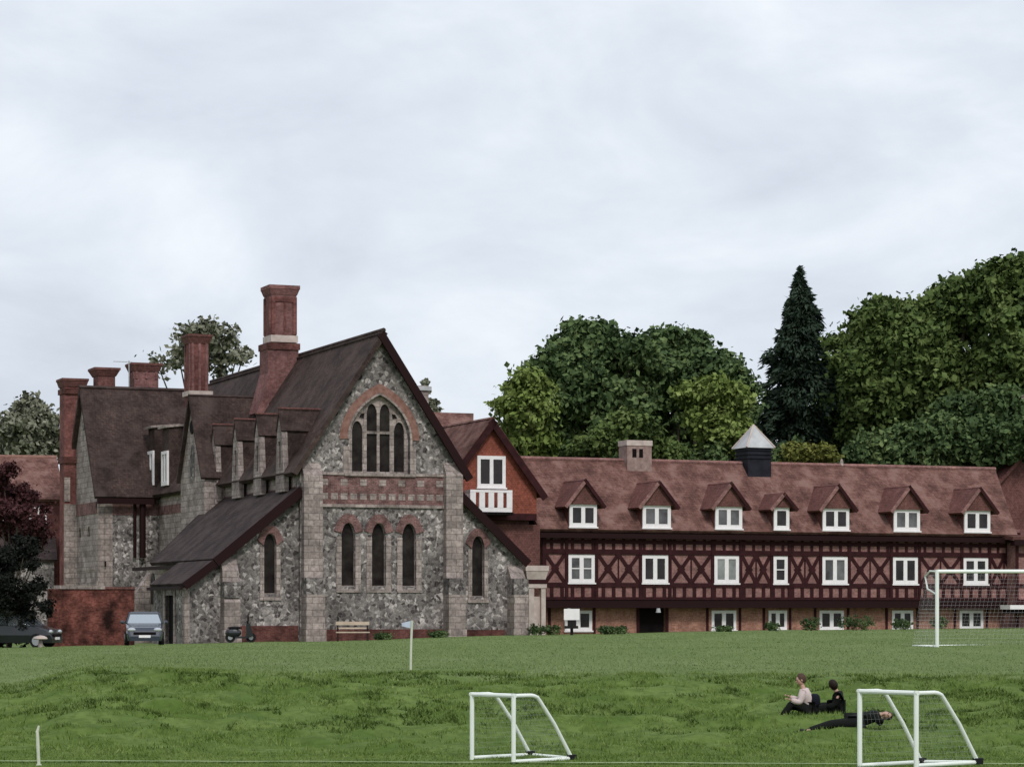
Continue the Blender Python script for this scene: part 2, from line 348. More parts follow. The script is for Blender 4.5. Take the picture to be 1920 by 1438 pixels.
# touchline (a sheet 8 mm over the turf)
lx = np.linspace(-12, 12, 80); V = []
for i, xx in enumerate(lx):
    D = 46.55 + (-xx)*.03
    for w_ in (-.06, .06): V.append((xx, D+w_, gz1(xx, D+w_) + float(lumps(np.array([xx]), np.array([D+w_]))[0]) + .035))
V = np.array(V); I = np.arange(79)*2
tag(raw('pitch_line', V, np.stack([I, I+2, I+3, I+1], 1), M['lineW']), 'faded white touchline of the lower pitch', 'pitch line', kind='structure')

# ================================================================ BUILDINGS
A = Frame(712, 140, 22)
def gable_poly(u0, u1, zb, ze, zr, uc=None):
    uc = (u0+u1)/2 if uc is None else uc
    return [(u0, zb), (u1, zb), (u1, ze), (uc, zr), (u0, ze)]
def lancet(uc, z0, z1, w, n=6):       # pointed arch outline
    h = w*.95; zs = z1-h; p = [(uc-w/2, z0), (uc+w/2, z0), (uc+w/2, zs)]
    for i in range(1, n): a = i/n; p.append((uc+w/2*(1-a**1.7), zs+h*math.sin(a*1.5708)))
    p.append((uc, z1))
    for i in range(n-1, 0, -1): a = i/n; p.append((uc-w/2*(1-a**1.7), zs+h*math.sin(a*1.5708)))
    p.append((uc-w/2, zs)); return p
def bigarch(uc, z0, zs, z1, w, n=10):      # equilateral pointed arch scaled to the rise
    H = (z1-zs)/.866; p = [(uc-w/2, z0), (uc+w/2, z0)]
    for i in range(n): t = R(60)*i/n; p.append((uc-w/2+w*math.cos(t), zs+H*math.sin(t)))
    p.append((uc, z1))
    for i in range(n-1, -1, -1): t = R(60)*i/n; p.append((uc+w/2-w*math.cos(t), zs+H*math.sin(t)))
    return p
def rect(u0, u1, z0, z1): return [(u0, z0), (u1, z0), (u1, z1), (u0, z1)]
def shrink(poly, f, c=None):
    cx = sum(p[0] for p in poly)/len(poly); cz = sum(p[1] for p in poly)/len(poly)
    return [(cx+(a-cx)*f[0], cz+(b-cz)*f[1]) for a, b in poly]
def sash(par, u0, u1, z0, z1, v, lights=2, rails=1, fr=.15, glass='glass', mull=.13, name='window', label=None, d=.1):
    """white casement: frame with mullions, a pane as sub-part, front at v"""
    W_ = u1-u0; holes = []; lw = (W_-2*fr-(lights-1)*mull)/lights
    for i in range(lights):
        a = u0+fr+i*(lw+mull); zz = np.linspace(z0+fr, z1-fr, rails+2)
        for j in range(rails+1): holes.append(rect(a, a+lw, zz[j]+(.03 if j else 0), zz[j+1]-(.03 if j < rails else 0)))
    o = MB().plate(rect(u0, u1, z0, z1), holes, 'v', v, v+d).build(name, M['white'], par)
    if label: o['label'] = label
    MB().box(u0+.02, u1-.02, v+d*.55, v+d*.55+.02, z0+.02, z1-.02).build('pane', M[glass], o)
    MB().box(u0-.06, u1+.06, v-.07, v+.02, z0-.09, z0-.003).build('sill', M['white'], o)
    return o
def chimney(par, u0, u1, v0, v1, z0, z1, mat='chimney', name='chimney', pots=0, cap=.16, neck=True, panels=True):
    m = MB(); m.box(u0, u1, v0, v1, z0, z1-.55); h = z1-z0
    o = m.build(name, M[mat], par)
    c = MB(); c.taper(u0-.05, u1+.05, v0-.05, v1+.05, z1-.55, z1-.15, cap); c.box(u0-cap-.08, u1+cap+.08, v0-cap-.08, v1+cap+.08, z1-.15, z1)
    c.build('chimney_cap', M['darkhung' if mat != 'stone' else 'stone'], o)
    if panels:
        q = MB(); W_ = u1-u0; n = 2
        for i in range(n+1):
            x = u0 + .06 + (W_-.12-.16)*i/n; MB().box(x, x+.16, v0-.07, v0+.01, z0+.9, z1-.56).build('brick_rib', M['chimney'], o)
        for j in range(2): yv = v0+.03+(v1-v0-.25)*j; MB().box(u0-.07, u0+.01, yv, yv+.16, z0+.9, z1-.56).build('brick_rib', M['chimney'], o)
    for i in range(pots):
        pu = u0+(i+.5)*(u1-u0)/pots; MB().tube([(pu, (v0+v1)/2, z1-.02), (pu, (v0+v1)/2, z1+.5)], [.15, .12], 10).build('chimney_pot', M['chimney'], o)
    return o
ZB = -2.0
# ---------------------------------------------------------------- stone hall with wings
H = A.empty('stone_hall', 'long flint and stone school hall with steep brown tiled roofs and traceried gable window', 'school hall')
uL, uR = A.u(563), A.u(862); uC = (uL+uR)/2
zE = A.z(872, uL); zR = A.z(636, uC); slope = (zR-zE)/(uR-uC)
NV = 34.0                                  # length of the nave
# front wall
uw0, uw1 = A.u(655), A.u(768); zw0, zws, zw1 = A.z(888, uC), A.z(824, uC), A.z(741, uC)
big = bigarch((uw0+uw1)/2, zw0, zws, zw1, uw1-uw0)
lz0, lz1 = A.z(1099, uC), A.z(981, uC)
lans = [lancet(A.u(p), lz0, lz1, A.u(p+13)-A.u(p-13)) for p in (653, 710, 767)]
MB().plate(gable_poly(uL, uR, ZB, zE, zR, uC), [big]+lans, 'v', 0, .7).build('front_wall', M['flint'], H)
MB().plate(gable_poly(uL, uR, ZB, zE, zR, uC), [], 'v', NV-.7, NV).build('back_wall', M['flint'], H)
# window with tracery
def tracery():
    c = (uw0+uw1)/2; W_ = uw1-uw0; holes = []
    k = W_/115.
    zz = lambda py: A.z(py, c)
    for s in (-1, 1):
        a, b = c+s*2.6*k, c+s*22*k
        lo, hi = min(a, b), max(a, b)
        holes.append(rect(lo, hi, zz(884), zz(813)))
        l = lancet((lo+hi)/2, zz(808), zz(757), hi-lo); holes.append(l)
        a, b = c+s*30*k, c+s*50*k; lo, hi = min(a, b), max(a, b)
        holes.append(lancet((lo+hi)/2, zz(884), zz(790), hi-lo))
        holes.append([(c+s*26*k, zz(775)), (c+s*27*k, zz(785)), (c+s*37*k, zz(784)), (c+s*33*k, zz(776))][::1])
    return MB().plate(shrink(big, (.995, .998)), holes, 'v', .22, .42)
tw = tracery().build('window', M['stone'], H); tw['label'] = 'large pointed stone window with tracery'
MB().plate(shrink(big, (.97, .98)), [], 'v', .34, .36).build('pane', M['leaded'], tw)
ob = bigarch((uw0+uw1)/2, zw0, zws-.02, zw1+.62, (uw1-uw0)+1.1); ib = bigarch((uw0+uw1)/2, zw0, zws, zw1+.02, (uw1-uw0)+.02)
def archband(inner, outer, v0, v1, cut):
    i2 = [p for p in inner if p[1] > cut]; o2 = [p for p in outer if p[1] > cut]
    return MB().plate(o2 + i2[::-1], [], 'v', v0, v1)
archband(ib, ob, -.05, .12, zws-.35).build('brick_arch', M['arch'], H)
o3 = bigarch((uw0+uw1)/2, zw0, zws, zw1+.14, (uw1-uw0)+.26)
archband(ib, o3, -.09, .1, zws-1.9).build('hood_mould', M['stone'], H)
for a_ in (uw0-.35, uw1): MB().box(a_, a_+.35, -.06, .12, zw0, zws-.4).build('window_jamb', M['stone'], H)
# lancets
for i, l in enumerate(lans):
    w_ = MB().plate(shrink(l, (1.0, 1.0)), [shrink(l, (.94, .985))], 'v', .14, .3).build('lancet_window', M['stone'], H)
    MB().plate(shrink(l, (.9, .98)), [], 'v', .24, .26).build('pane', M['leaded'], w_)
    x0, x1 = l[0][0], l[1][0]
    MB().box(x0-.3, x0-.002, -.05, .1, lz0-.15, lz1-.75).box(x1+.002, x1+.3, -.05, .1, lz0-.15, lz1-.75).build('lancet_jamb', M['stone'], H)
    MB().box(x0-.3, x1+.3, -.08, .1, lz0-.32, lz0-.153).build('lancet_sill', M['stone'], H)
    il = lancet((x0+x1)/2, lz0, lz1+.02, x1-x0+.02); ol = lancet((x0+x1)/2, lz0, lz1+.5, x1-x0+1.15)
    archband(il, ol, -.07-.002*i, .1, lz1-.72).build('lancet_arch', M['band'], H)
# bands and string courses
zb0, zb1 = A.z(946, uC), A.z(892, uC)
MB().box(uL+.9, uR-.9, -.03, .05, zb0, zb1).build('brick_band', M['band'], H)
m = MB()
for r_ in range(2):
    for i in range(13):
        u_ = uL+1.15+i*(uR-uL-2.3)/12.4
        if r_ and i % 2: continue
        m.box(u_, u_+.38, -.045, .04, zb0+.25+.75*r_, zb0+.58+.75*r_)
m.build('stone_chequer', M['stone'], H)
MB().box(uL+.8, uR-.8, -.12, .05, zb0-.16, zb0-.003).box(uL+.8, uw0-.3, -.1, .05, zb1+.003, zb1+.14).box(uw1+.3, uR-.6, -.1, .05, zb1+.003, zb1+.14).box(uw0-.3, uw1+.3, -.14, .1, zw0-.16, zw0-.003).build('string_course', M['stone'], H)
m = MB()
for px, py in ((672, 706), (626, 774), (652, 735)): 
    u_ = A.u(px); z_ = A.z(py, u_); m.tube([(u_, -.10, z_), (u_, .02, z_)], .2, 12)
m.build('dark_rosette', M['iron'], H)  # black discs for round vents, the darkness of the holes is painted
# buttresses: stepped, projecting from the front
def buttress(u0, u1, v0, z0, z1, dep=.9, zmid=None, mat='stone', name='buttress'):
    zmid = zmid or (z0+z1)*.55; m = MB()
    m.box(u0, u1, v0-dep, v0+.02, ZB, zmid-.5)
    m.add([(u0, v0-dep, zmid-.5), (u1, v0-dep, zmid-.5), (u1, v0+.02, zmid-.5), (u0, v0+.02, zmid-.5), (u0, v0-dep*.55, zmid), (u1, v0-dep*.55, zmid), (u1, v0+.02, zmid), (u0, v0+.02, zmid)],
          [(0,3,2,1),(4,5,6,7),(0,1,5,4),(1,2,6,5),(2,3,7,6),(3,0,4,7)])
    m.box(u0, u1, v0-dep*.55, v0+.02, zmid, z1-.7)
    m.add([(u0, v0-dep*.55, z1-.7), (u1, v0-dep*.55, z1-.7), (u1, v0+.02, z1-.7), (u0, v0+.02, z1-.7), (u0, v0, z1), (u1, v0, z1), (u1, v0+.02, z1), (u0, v0+.02, z1)],
          [(0,3,2,1),(4,5,6,7),(0,1,5,4),(1,2,6,5),(2,3,7,6),(3,0,4,7)])
    b = m.build(name, M[mat], H)
    MB().box(u0-.004, u1+.004, v0-dep-.004, v0, z0+1.6+(zmid-z0)*.25, z0+2.3+(zmid-z0)*.3).build('flint_panel', M['flint'], b)
    MB().box(u0-.05, u1+.05, v0-dep-.06, v0, ZB, z0+.55).build('buttress_plinth', M['stone'], b)
    return b
zg = gz1(*A.w(0, 0, 0).xy)
buttress(A.u(565), A.u(600), 0, zg, A.z(868, uL), zmid=A.z(1085, uL))
buttress(A.u(831), A.u(862), 0, zg, A.z(868, uR), zmid=A.z(1085, uR))
MB().box(uL+1.1, uR-.95, -.1, .05, ZB, zg+.55).build('brick_plinth', M['plinth'], H)
# nave roof: two slopes
ov = .45; e = .55; T_ = .28
zEo = zE - e*slope; zRr = zR+.42
def sl(z, side): return z
MB().slab([(uL-e, -ov, zEo+.42), (uC, -ov, zRr), (uC, NV, zRr), (uL-e, NV, zEo+.42)], T_).slab([(uC, -ov, zRr), (uR+e, -ov, zEo+.42), (uR+e, NV, zEo+.42), (uC, NV, zRr)], T_).build('roof', M['tiles'], H)
MB().slab([(uC+.02, -ov-.06, zRr-.05), (uR+e+.05, -ov-.06, zEo+.34), (uR+e+.05, -ov+.12, zEo+.34), (uC+.02, -ov+.12, zRr-.05)], .42).build('barge_board', M['soffit'], H)
m = MB(); m.tube([(uC, -ov, zRr+.02), (uC, NV, zRr+.02)], .13, 8).build('ridge_tiles', M['tiles'], H)
# side wall of the nave (clerestory), facing left
MB().box(uL, uL+.7, .7, NV-.7, ZB, zE).box(uR-.7, uR, .7, NV-.7, ZB, zE).build('side_wall', M['stone'], H)
zsb = zE-1.25
MB().box(uL-.03, uL+.1, .9, NV-.9, zsb-.42, zsb+.15).build('side_brick_band', M['band'], H)
# clerestory gables facing left
def side_gable(par, vc, w, z0, za, proj, mat='stone', hole=None, ov=.25, name='cross_gable'):
    """gable whose face looks towards -u; roof slopes run back into the nave roof"""
    uf = uL-proj; o = MB().plate([(vc-w/2, z0-.6), (vc+w/2, z0-.6), (vc+w/2, z0), (vc, za), (vc-w/2, z0)], hole or [], 'u', uf, uf+.4).build(name, M[mat], par)
    ins = uC - (zR+.3-za)/slope     # where the ridge meets the nave slope
    inb = uL + max(0, (z0-zE))/slope + .1
    s_ = (za-z0)/(w/2); eo = .22; t = .16
    p = MB()
    for sg in (-1, 1):
        p.slab([(uf-ov, vc+sg*(w/2+eo), z0-eo*s_+.2), (uf-ov, vc, za+.25), (ins+.4, vc, za+.25), (inb+.2, vc+sg*(w/2+eo), z0-eo*s_+.2)], t)
    p.build('gable_roof', M['tiles'], o)
    MB().box(uf+.05, inb+.3, vc-w/2+.05, vc-w/2+.25, z0-.62, z0+.05).box(uf+.05, inb+.3, vc+w/2-.25, vc+w/2-.05, z0-.62, z0+.05).build('gable_cheek', M[mat], o)
    return o
for px in (531, 489, 448, 407):       # tall box dormers: splayed stone faces, tile hung cheeks
    v_ = A.v(px-2, uL-.35); z0 = A.z(884, uL, 0); za = CZ + (HZ-786)/F*A.w(uL, A.v(491, uL), 0).y
    uf = uL-.5; w0, w1 = .72, .42; inz = lambda z: uL+max(0, z-zE)/slope+.25
    o = MB().plate([(v_-w0, z0-1.0), (v_+w0, z0-1.0), (v_+w0, z0), (v_+w1, za-.9), (v_, za+.1), (v_-w1, za-.9), (v_-w0, z0)], [rect(v_-.2, v_+.2, z0+.3, z0+1.7)], 'u', uf, uf+.3).build('dormer', M['stone'], H)
    MB().add([(uf+.302, v_+s_*w, z) if k else (inz(z), v_+s_*w, z) for z, w in ((z0, w0-.04), (za-.9, w1-.04)) for s_ in (-1, 1) for k in (1, 0)],
             [(0,1,5,4),(2,3,7,6),(0,4,6,2),(4,5,7,6),(1,3,7,5),(0,2,3,1)]).build('tiled_cheek', M['tiles'], o)
    m = MB()
    for s_ in (-1, 1): m.slab([(uf-.06, v_, za+.24), (uf-.06, v_+s_*(w1+.12), za-.98), (inz(za-.9), v_+s_*(w1+.12), za-.98), (inz(za), v_, za+.24)], .10)
    m.build('dormer_roof', M['tiles'], o)
    MB().tube([(uf-.08, v_, za+.24), (inz(za), v_, za+.24)], .07, 6).build('ridge_tile', M['darkhung'], o)
    MB().box(uf+.12, uf+.15, v_-.2, v_+.2, z0+.3, z0+1.7).build('pane', M['leaded'], o)
vG = A.v(361, uL-1.2)
zGa = CZ + (HZ-748)/F*A.w(uL, vG, 0).y; zG0 = CZ + (HZ-895)/F*A.w(uL, vG, 0).y
og = side_gable(H, vG, 5.4, zG0, zGa, 1.2); og['label'] = 'tall pale stone cross gable'
MB().tube([(uL-1.26, vG, zGa-1.7), (uL-1.19, vG, zGa-1.7)], .42, 14).build('round_vent', M['void'], og)
MB().plate(lancet(vG-.0, zG0-.2, zG0+1.9, .9), [], 'u', uL-1.23, uL-1.19).build('blind_lancet', M['flint'], og)
MB().box(uL-1.2, uL+.1, vG-2.7, vG+2.7, ZB, zG0-.6).build('bay_wall', M['stone'], H)
# two small dormers with white framed windows farther along
for px in (290, 317):
    v_ = A.v(px, uL-.1); D_ = A.w(uL, v_, 0).y; z0 = CZ+(HZ-912)/F*D_; z1 = CZ+(HZ-846)/F*D_
    o = MB().plate(rect(v_-.8, v_+.8, z0, z1+1.6), [], 'u', uL-.3, uL+1.2).build('dormer', M['tiles'], H)
    w_ = MB().plate(rect(v_-.75, v_+.75, z0+.05, z1), [rect(v_-.55, v_-.08, z0+.3, z1-.2), rect(v_+.08, v_+.55, z0+.3, z1-.2)], 'u', uL-.42, uL-.303).build('window', M['white'], o)
    MB().box(uL-.36, uL-.34, v_-.7, v_+.7, z0+.1, z1-.05).build('pane', M['paleglass'], w_)
    MB().slab([(uL-.6, v_-.95, z1+1.55), (uL-.6, v_+.95, z1+1.55), (uL+1.3, v_+.95, z1+1.75), (uL+1.3, v_-.95, z1+1.75)], .14).build('dormer_roof', M['stone'], o)
# main chimney on the ridge
vC = 14.6; uc0, uc1 = A.u(509, vC), A.u(556, vC)
Dc = A.w(uc0, vC, 0).y; zf = lambda py: CZ+(HZ-py)/F*Dc
ch = MB().box(uc0, uc1, vC, vC+1.5, zf(640), zf(552)).build('chimney', M['chimney'], H); ch['label'] = 'tall red brick chimney stack with flared cap'
MB().taper(uc0-.03, uc1+.03, vC-.03, vC+1.53, zf(552), zf(541), .12).box(uc0-.17, uc1+.17, vC-.17, vC+1.67, zf(541), zf(534)).build('chimney_cap', M['chimney'], ch)
MB().box(uc0-.003, uc0+.22, vC-.08, vC+.02, zf(626), zf(556)).box(uc1-.22, uc1+.003, vC-.08, vC+.02, zf(626), zf(556)).box(uc0+.2, uc1-.2, vC-.06, vC+.02, zf(565), zf(556)).box(uc0+.75, uc0+.9, vC-.05, vC+.02, zf(626), zf(565)).box(uc0-.08, uc0+.02, vC+.1, vC+.3, zf(626), zf(556)).box(uc0-.08, uc0+.02, vC+1.2, vC+1.4, zf(626), zf(556)).build('brick_rib', M['redbrick'], ch)
MB().box(uc0-.06, uc1+.06, vC-.1, vC+1.56, zf(641), zf(628)).build('stone_ring', M['palestone'], ch)
MB().box(uc0-.3, uc1+.15, vC-.25, vC+1.7, zf(655), zf(643)).build('moulded_ring', M['plinth'], ch)
MB().box(uc0-.25, uc1+.08, vC-.15, vC+1.6, zf(760), zf(655)).build('chimney_base', M['chimney'], ch)
MB().add([(uc0-.9, vC-.3, zf(775)), (uc0-.25, vC-.3, zf(700)), (uc0-.25, vC+1.6, zf(700)), (uc0-.9, vC+1.6, zf(775)), (uc0-.25, vC-.3, zf(775)), (uc0-.25, vC+1.6, zf(775))], [(0,1,2,3),(0,4,1),(3,2,5),(0,3,5,4),(1,4,5,2)]).build('chimney_shoulder', M['chimney'], ch)
# stack on the big cross gable
uS = uL+1.0; vS = A.v(376, uS); Ds = A.w(uS, vS, 0).y; zs_ = lambda py: CZ+(HZ-py)/F*Ds
u0, u1 = A.u(357, vS), A.u(391, vS)
c2 = chimney(H, u0, u1, vS, vS+1.3, zs_(760), zs_(627), mat='redbrick', cap=.14); c2['label'] = 'dark red brick stack behind the pale cross gable'
MB().box(u0-.12, u1+.25, vS-.12, vS+1.45, zs_(742), zs_(733)).build('stone_ring', M['palestone'], c2)
# aisles --------------------------------------------------------
zAt = A.z(912, uL); uA = A.u(408); zAe = A.z(1040, uA)
sa = (zAt-zAe)/(uL-uA)
la = lancet(A.u(509.5), A.z(1113, -6), A.z(1000, -6), A.u(521)-A.u(498))
uAw = A.u(416)
zl_ = lambda u: zAt-(uL-u)*sa-.25
MB().plate([(uAw, ZB), (uL-.002, ZB), (uL-.002, zAt-.25), (uAw, zl_(uAw))], [la], 'v', .3, .9).build('aisle_wall', M['flint'], H)
def lan_detail(l, v0):
    w_ = MB().plate(l, [shrink(l, (.94, .985))], 'v', v0+.14, v0+.3).build('lancet_window', M['stone'], H)
    MB().plate(shrink(l, (.9, .98)), [], 'v', v0+.24, v0+.26).build('pane', M['leaded'], w_)
    x0, x1, z0, z1 = l[0][0], l[1][0], l[0][1], max(p[1] for p in l)
    MB().box(x0-.22, x0-.002, v0-.05, v0+.1, z0-.15, z1-.7).box(x1+.002, x1+.22, v0-.05, v0+.1, z0-.15, z1-.7).build('lancet_jamb', M['stone'], H)
    MB().box(x0-.25, x1+.25, v0-.09, v0+.1, z0-.34, z0-.153).build('lancet_sill', M['stone'], H)
    archband(lancet((x0+x1)/2, z0, z1+.02, x1-x0+.02), lancet((x0+x1)/2, z0, z1+.45, x1-x0+1.0), v0-.07, v0+.1, z1-.7).build('lancet_arch', M['band'], H)
lan_detail(la, .3)
vB0, vB1 = 17.0, 13.5
MB().box(uA+.45, uA+1.05, .9, 17, ZB, zAe-.1).build('aisle_side_wall', M['stone'], H)
MB().slab([(uA-.25, -.1, zAe-.25*sa), (uL-.002, -.1, zAt), (uL-.002, vB0, zAt), (uA-.25, vB1, zAe-.25*sa)], .22).slab([(uA-.25, vB1+.002, zAe-.25*sa), (uL-.002, vB0+.002, zAt), (uL-.002, vB0+1.8, zAe)], .22).build('aisle_roof', M['aisletiles'], H)
MB().slab([(uA-.3, -.2, zAe-.3*sa+.04), (uL-.1, -.2, zAt-.02), (uL-.1, -.102, zAt-.02), (uA-.3, -.102, zAe-.3*sa+.04)], .5).build('barge_board', M['soffit'], H)
MB().box(uA-.35, uA-.2, -.1, 17.2, zAe-.25*sa-.42, zAe-.25*sa-.22).build('gutter', M['soffit'], H)
buttress(A.u(416), A.u(446), .3, zg, A.z(1046, uA), dep=.8, zmid=A.z(1110, uA))
MB().box(A.u(448), uL-.05, .2, .35, ZB, zg+.75).build('brick_plinth', M['plinth'], H)
# catslide porch
uP = A.u(347); zP = A.z(1090, uP); vP = 7.0
MB().slab([(uP-.15, -.1, zP-.1), (uA-.27, -.1, zAe-.35*sa), (uA-.27, vP, zAe-.35*sa), (uP-.15, vP, zP-.1)], .2).build('porch_roof', M['aisletiles'], H)
MB().slab([(uP-.2, -.2, zP-.08), (uA-.3, -.2, zAe-.34*sa), (uA-.3, -.102, zAe-.34*sa), (uP-.2, -.102, zP-.08)], .42).build('barge_board', M['soffit'], H)
MB().plate([(uP+.1, ZB), (uAw-.003, ZB), (uAw-.003, zl_(uAw)-.15), (uA-.4, zAe-.5*sa-.1), (uP+.1, zP-.2)], [], 'v', .3, .8).build('porch_wall', M['flint'], H)
MB().plate(rect(.8, vP, ZB, zP-.25), [rect(2.6, 4.4, ZB+.3, zP-.7)], 'u', uP+.1, uP+.5).build('porch_side_wall', M['flint'], H)
MB().box(uP+.3, uP+.36, 2.5, 4.5, ZB, zP-.6).build('door', M['void'], H)
MB().box(uP+.04, uP+.3, .25, .8, ZB, zP-.3).box(uP+.04, uP+.3, 4.4, 4.75, ZB, zP-.3).box(uP+.04, uP+.3, 2.25, 2.6, ZB, zP-.3).build('quoin', M['stone'], H)
MB().box(uP-.28, uP-.14, -.1, vP+.1, zP-.42, zP-.25).build('gutter', M['soffit'], H)
vsl = A.v(286, uA+.4); Dsl = A.w(uA, vsl, 0).y
MB().plate(lancet(vsl, CZ+(HZ-1132)/F*Dsl, CZ+(HZ-1074)/F*Dsl, .95), [], 'u', uA+.40, uA+.447).build('slit_window', M['leaded'], H)
vbt = A.v(254, uA)
m = MB(); m.box(uA-.4, uA+.44, 16.0, 16.8, ZB, zAe-1.9); m.add([(uA-.4, 16.0, zAe-1.9), (uA+.44, 16.0, zAe-1.9), (uA+.44, 16.8, zAe-1.9), (uA-.4, 16.8, zAe-1.9), (uA+.44, 16.0, zAe-.7), (uA+.44, 16.8, zAe-.7)], [(0,1,4),(3,5,2),(0,4,5,3),(1,2,5,4),(0,3,2,1)])
m.build('buttress', M['stone'], H)
# right aisle
uB = A.u(986); zBt = A.z(922, uR); zBe = A.z(1046, uB); sb = (zBt-zBe)/(uB-uR)
lb = lancet(A.u(900), A.z(1118, 6), A.z(1005, 6), A.u(912)-A.u(889)); uBw = A.u(984)
MB().plate([(uR+.002, ZB), (uBw, ZB), (uBw, zBe-.1), (uR+.002, zBt-.25)], [lb], 'v', .3, .9).build('aisle_wall', M['flint'], H)
lan_detail(lb, .3)
MB().box(uBw-.5, uBw-.002, .9, 17, ZB, zBe-.2).build('aisle_side_wall', M['flint'], H)
MB().slab([(uR+.002, -.1, zBt), (uB+.2, -.1, zBe-.2*sb), (uB+.2, 17, zBe-.2*sb), (uR+.002, 17, zBt)], .22).build('aisle_roof', M['aisletiles'], H)
MB().slab([(uR+.1, -.2, zBt+.02), (uB+.25, -.2, zBe-.2*sb+.02), (uB+.25, -.102, zBe-.2*sb+.02), (uR+.1, -.102, zBt+.02)], .45).build('barge_board', M['soffit'], H)
buttress(A.u(955), A.u(982), .3, zg, A.z(1060, uB), dep=1.0, zmid=A.z(1085, uB))
MB().box(uR+.1, A.u(950), .2, .35, ZB, zg+.5).build('brick_plinth', M['plinth'], H)
# left wing -----------------------------------------------------
vW = 30.0; half = 4.1
uW = A.u(196, vW); DW = A.w(uW, vW, 0).y; zw = lambda py: CZ+(HZ-py)/F*DW
zWe, zWr = zw(918), zw(722)
MB().box(uW, uL-.005, vW, vW+.6, ZB, zWe).build('wing_wall', M['flint'], H)
MB().box(uW+.3, uL-.01, vW-.03, vW+.1, zw(965), zw(942)).build('wing_brick_band', M['band'], H)
swv = lambda px: A.v(px, uW)
holes = [lancet(swv(178), zw(1003), zw(985), 1.0), lancet(swv(156), zw(1003), zw(985), 1.0)]
holes = [lancet(vW+2.7, zw(1004), zw(984), .95), lancet(vW+5.3, zw(1004), zw(984), .95)]
wg = MB().plate([(vW, ZB), (vW+2*half, ZB), (vW+2*half, zWe), (vW+half, zWr-.3), (vW, zWe)], holes, 'u', uW-.4, uW).build('wing_gable', M['stone'], H); wg['label'] = 'pale stone end gable of the left wing'
for h_ in holes: MB().plate(shrink(h_, (1.1, 1.1)), [], 'u', uW-.2, uW-.15).build('window', M['leaded'], wg)
MB().box(uW-.45, uW-.35, vW+.3, vW+2*half-.3, zw(962), zw(940)).build('wing_brick_band', M['band'], wg)
MB().box(uW-.43, uW-.35, vW+1, vW+2*half-1, zw(1068), zw(1060)).box(uW-.48, uW-.35, vW, vW+2*half, zw(1097), zw(1090)).build('string_course', M['stone'], wg)
MB().tube([(uW-.45, vW+half, zw(790)), (uW-.38, vW+half, zw(790))], .3, 12).build('round_vent', M['flint'], wg)
sw = (zWr-zWe)/half
MB().slab([(uW-.7, vW-.5, zWe-.5*sw+.35), (uC, vW-.5, zWe-.5*sw+.35), (uC, vW+half, zWr+.3), (uW-.7, vW+half, zWr+.3)], .26).slab([(uW-.7, vW+2*half+.5, zWe-.5*sw+.35), (uC, vW+2*half+.5, zWe-.5*sw+.35), (uC, vW+half, zWr+.3), (uW-.7, vW+half, zWr+.3)], .26).build('wing_roof', M['tiles'], H)
MB().box(uW-.6, uL-.4, vW-.75, vW-.5, zWe-.9, zWe-.55).build('gutter', M['soffit'], H)
m = MB()
m.tube([(A.u(253, vW-.2), vW-.2, zWe-.7), (A.u(253, vW-.2), vW-.2, zw(1045))], .1, 8)
m.tube([(A.u(268, vW-.4), vW-.35, zWe-.7), (A.u(268, vW-.4), vW-.35, zw(1045))], .2, 8); m.build('downpipe_and_gap', M['soffit'], H)  # the thicker tube is a dark strip standing for a dark gap
MB().box(uW+.05, uA+1, vW-.25, vW, zw(1062), zw(1052)).build('dark_string', M['soffit'], H)
MB().box(uW+.0, uW+.5, vW-.06, vW, ZB, zWe-.6).build('quoin', M['stone'], H)
# external chimney on the wing gable, and the stacks behind
cu1 = uW-.41; vX = vW+half+2.2
uX0, uX1 = A.u(121, vX), A.u(160, vX)
DX = A.w(uX0, vX, 0).y; zx = lambda py: CZ+(HZ-py)/F*DX
c3 = chimney(H, uX0, uX1, vX, vX+1.5, ZB, zx(709), mat='redbrick', cap=.12, panels=False); c3['label'] = 'long red brick chimney rising outside the end gable'
MB().box(uX0-.05, uX0+.9, vX-.2, vX, ZB, zx(945)).box(uX0-.02, uX0+.35, vX-.1, vX, zx(940), zx(895)).build('stone_quoin', M['stone'], c3)
for a_, b_ in ((738, 728), (868, 856)): MB().box(uX0-.1, uX1+.1, vX-.15, vX+1.6, zx(a_), zx(b_)).build('moulded_ring', M['plinth'], c3)
def stack(px0, px1, pt, v_, lab, **k):
    u0, u1 = A.u(px0, v_), A.u(px1, v_); D_ = A.w(u0, v_, 0).y; z_ = lambda py: CZ+(HZ-py)/F*D_
    c = chimney(H, u0, u1, v_, v_+1.4, z_(735), z_(pt), panels=k.pop('panels', False), **k); c['label'] = lab; return c
stack(184, 216, 689, vW+half+1.5, 'short flared brown stack behind the wing ridge', mat='darkhung', cap=.22)
stack(252, 297, 680, vW+half+2.0, 'broad brown brick stack behind the wing ridge', cap=.16, panels=True)
ua = A.u(235, vW+half+2); m = MB(); za_ = zWr; m.tube([(ua, vW+half+1, za_-.5), (ua, vW+half+1, za_+2.1)], .035, 6); m.tube([(ua-1.0, vW+half+1, za_+2.0), (ua+.2, vW+half+1, za_+2.0)], .02, 5)
for i in range(6): m.tube([(ua-1.0+i*.2, vW+half+.75, za_+2.0), (ua-1.0+i*.2, vW+half+1.25, za_+2.0)], .012, 4)
m.build('aerial', M['leadgrey'], H)

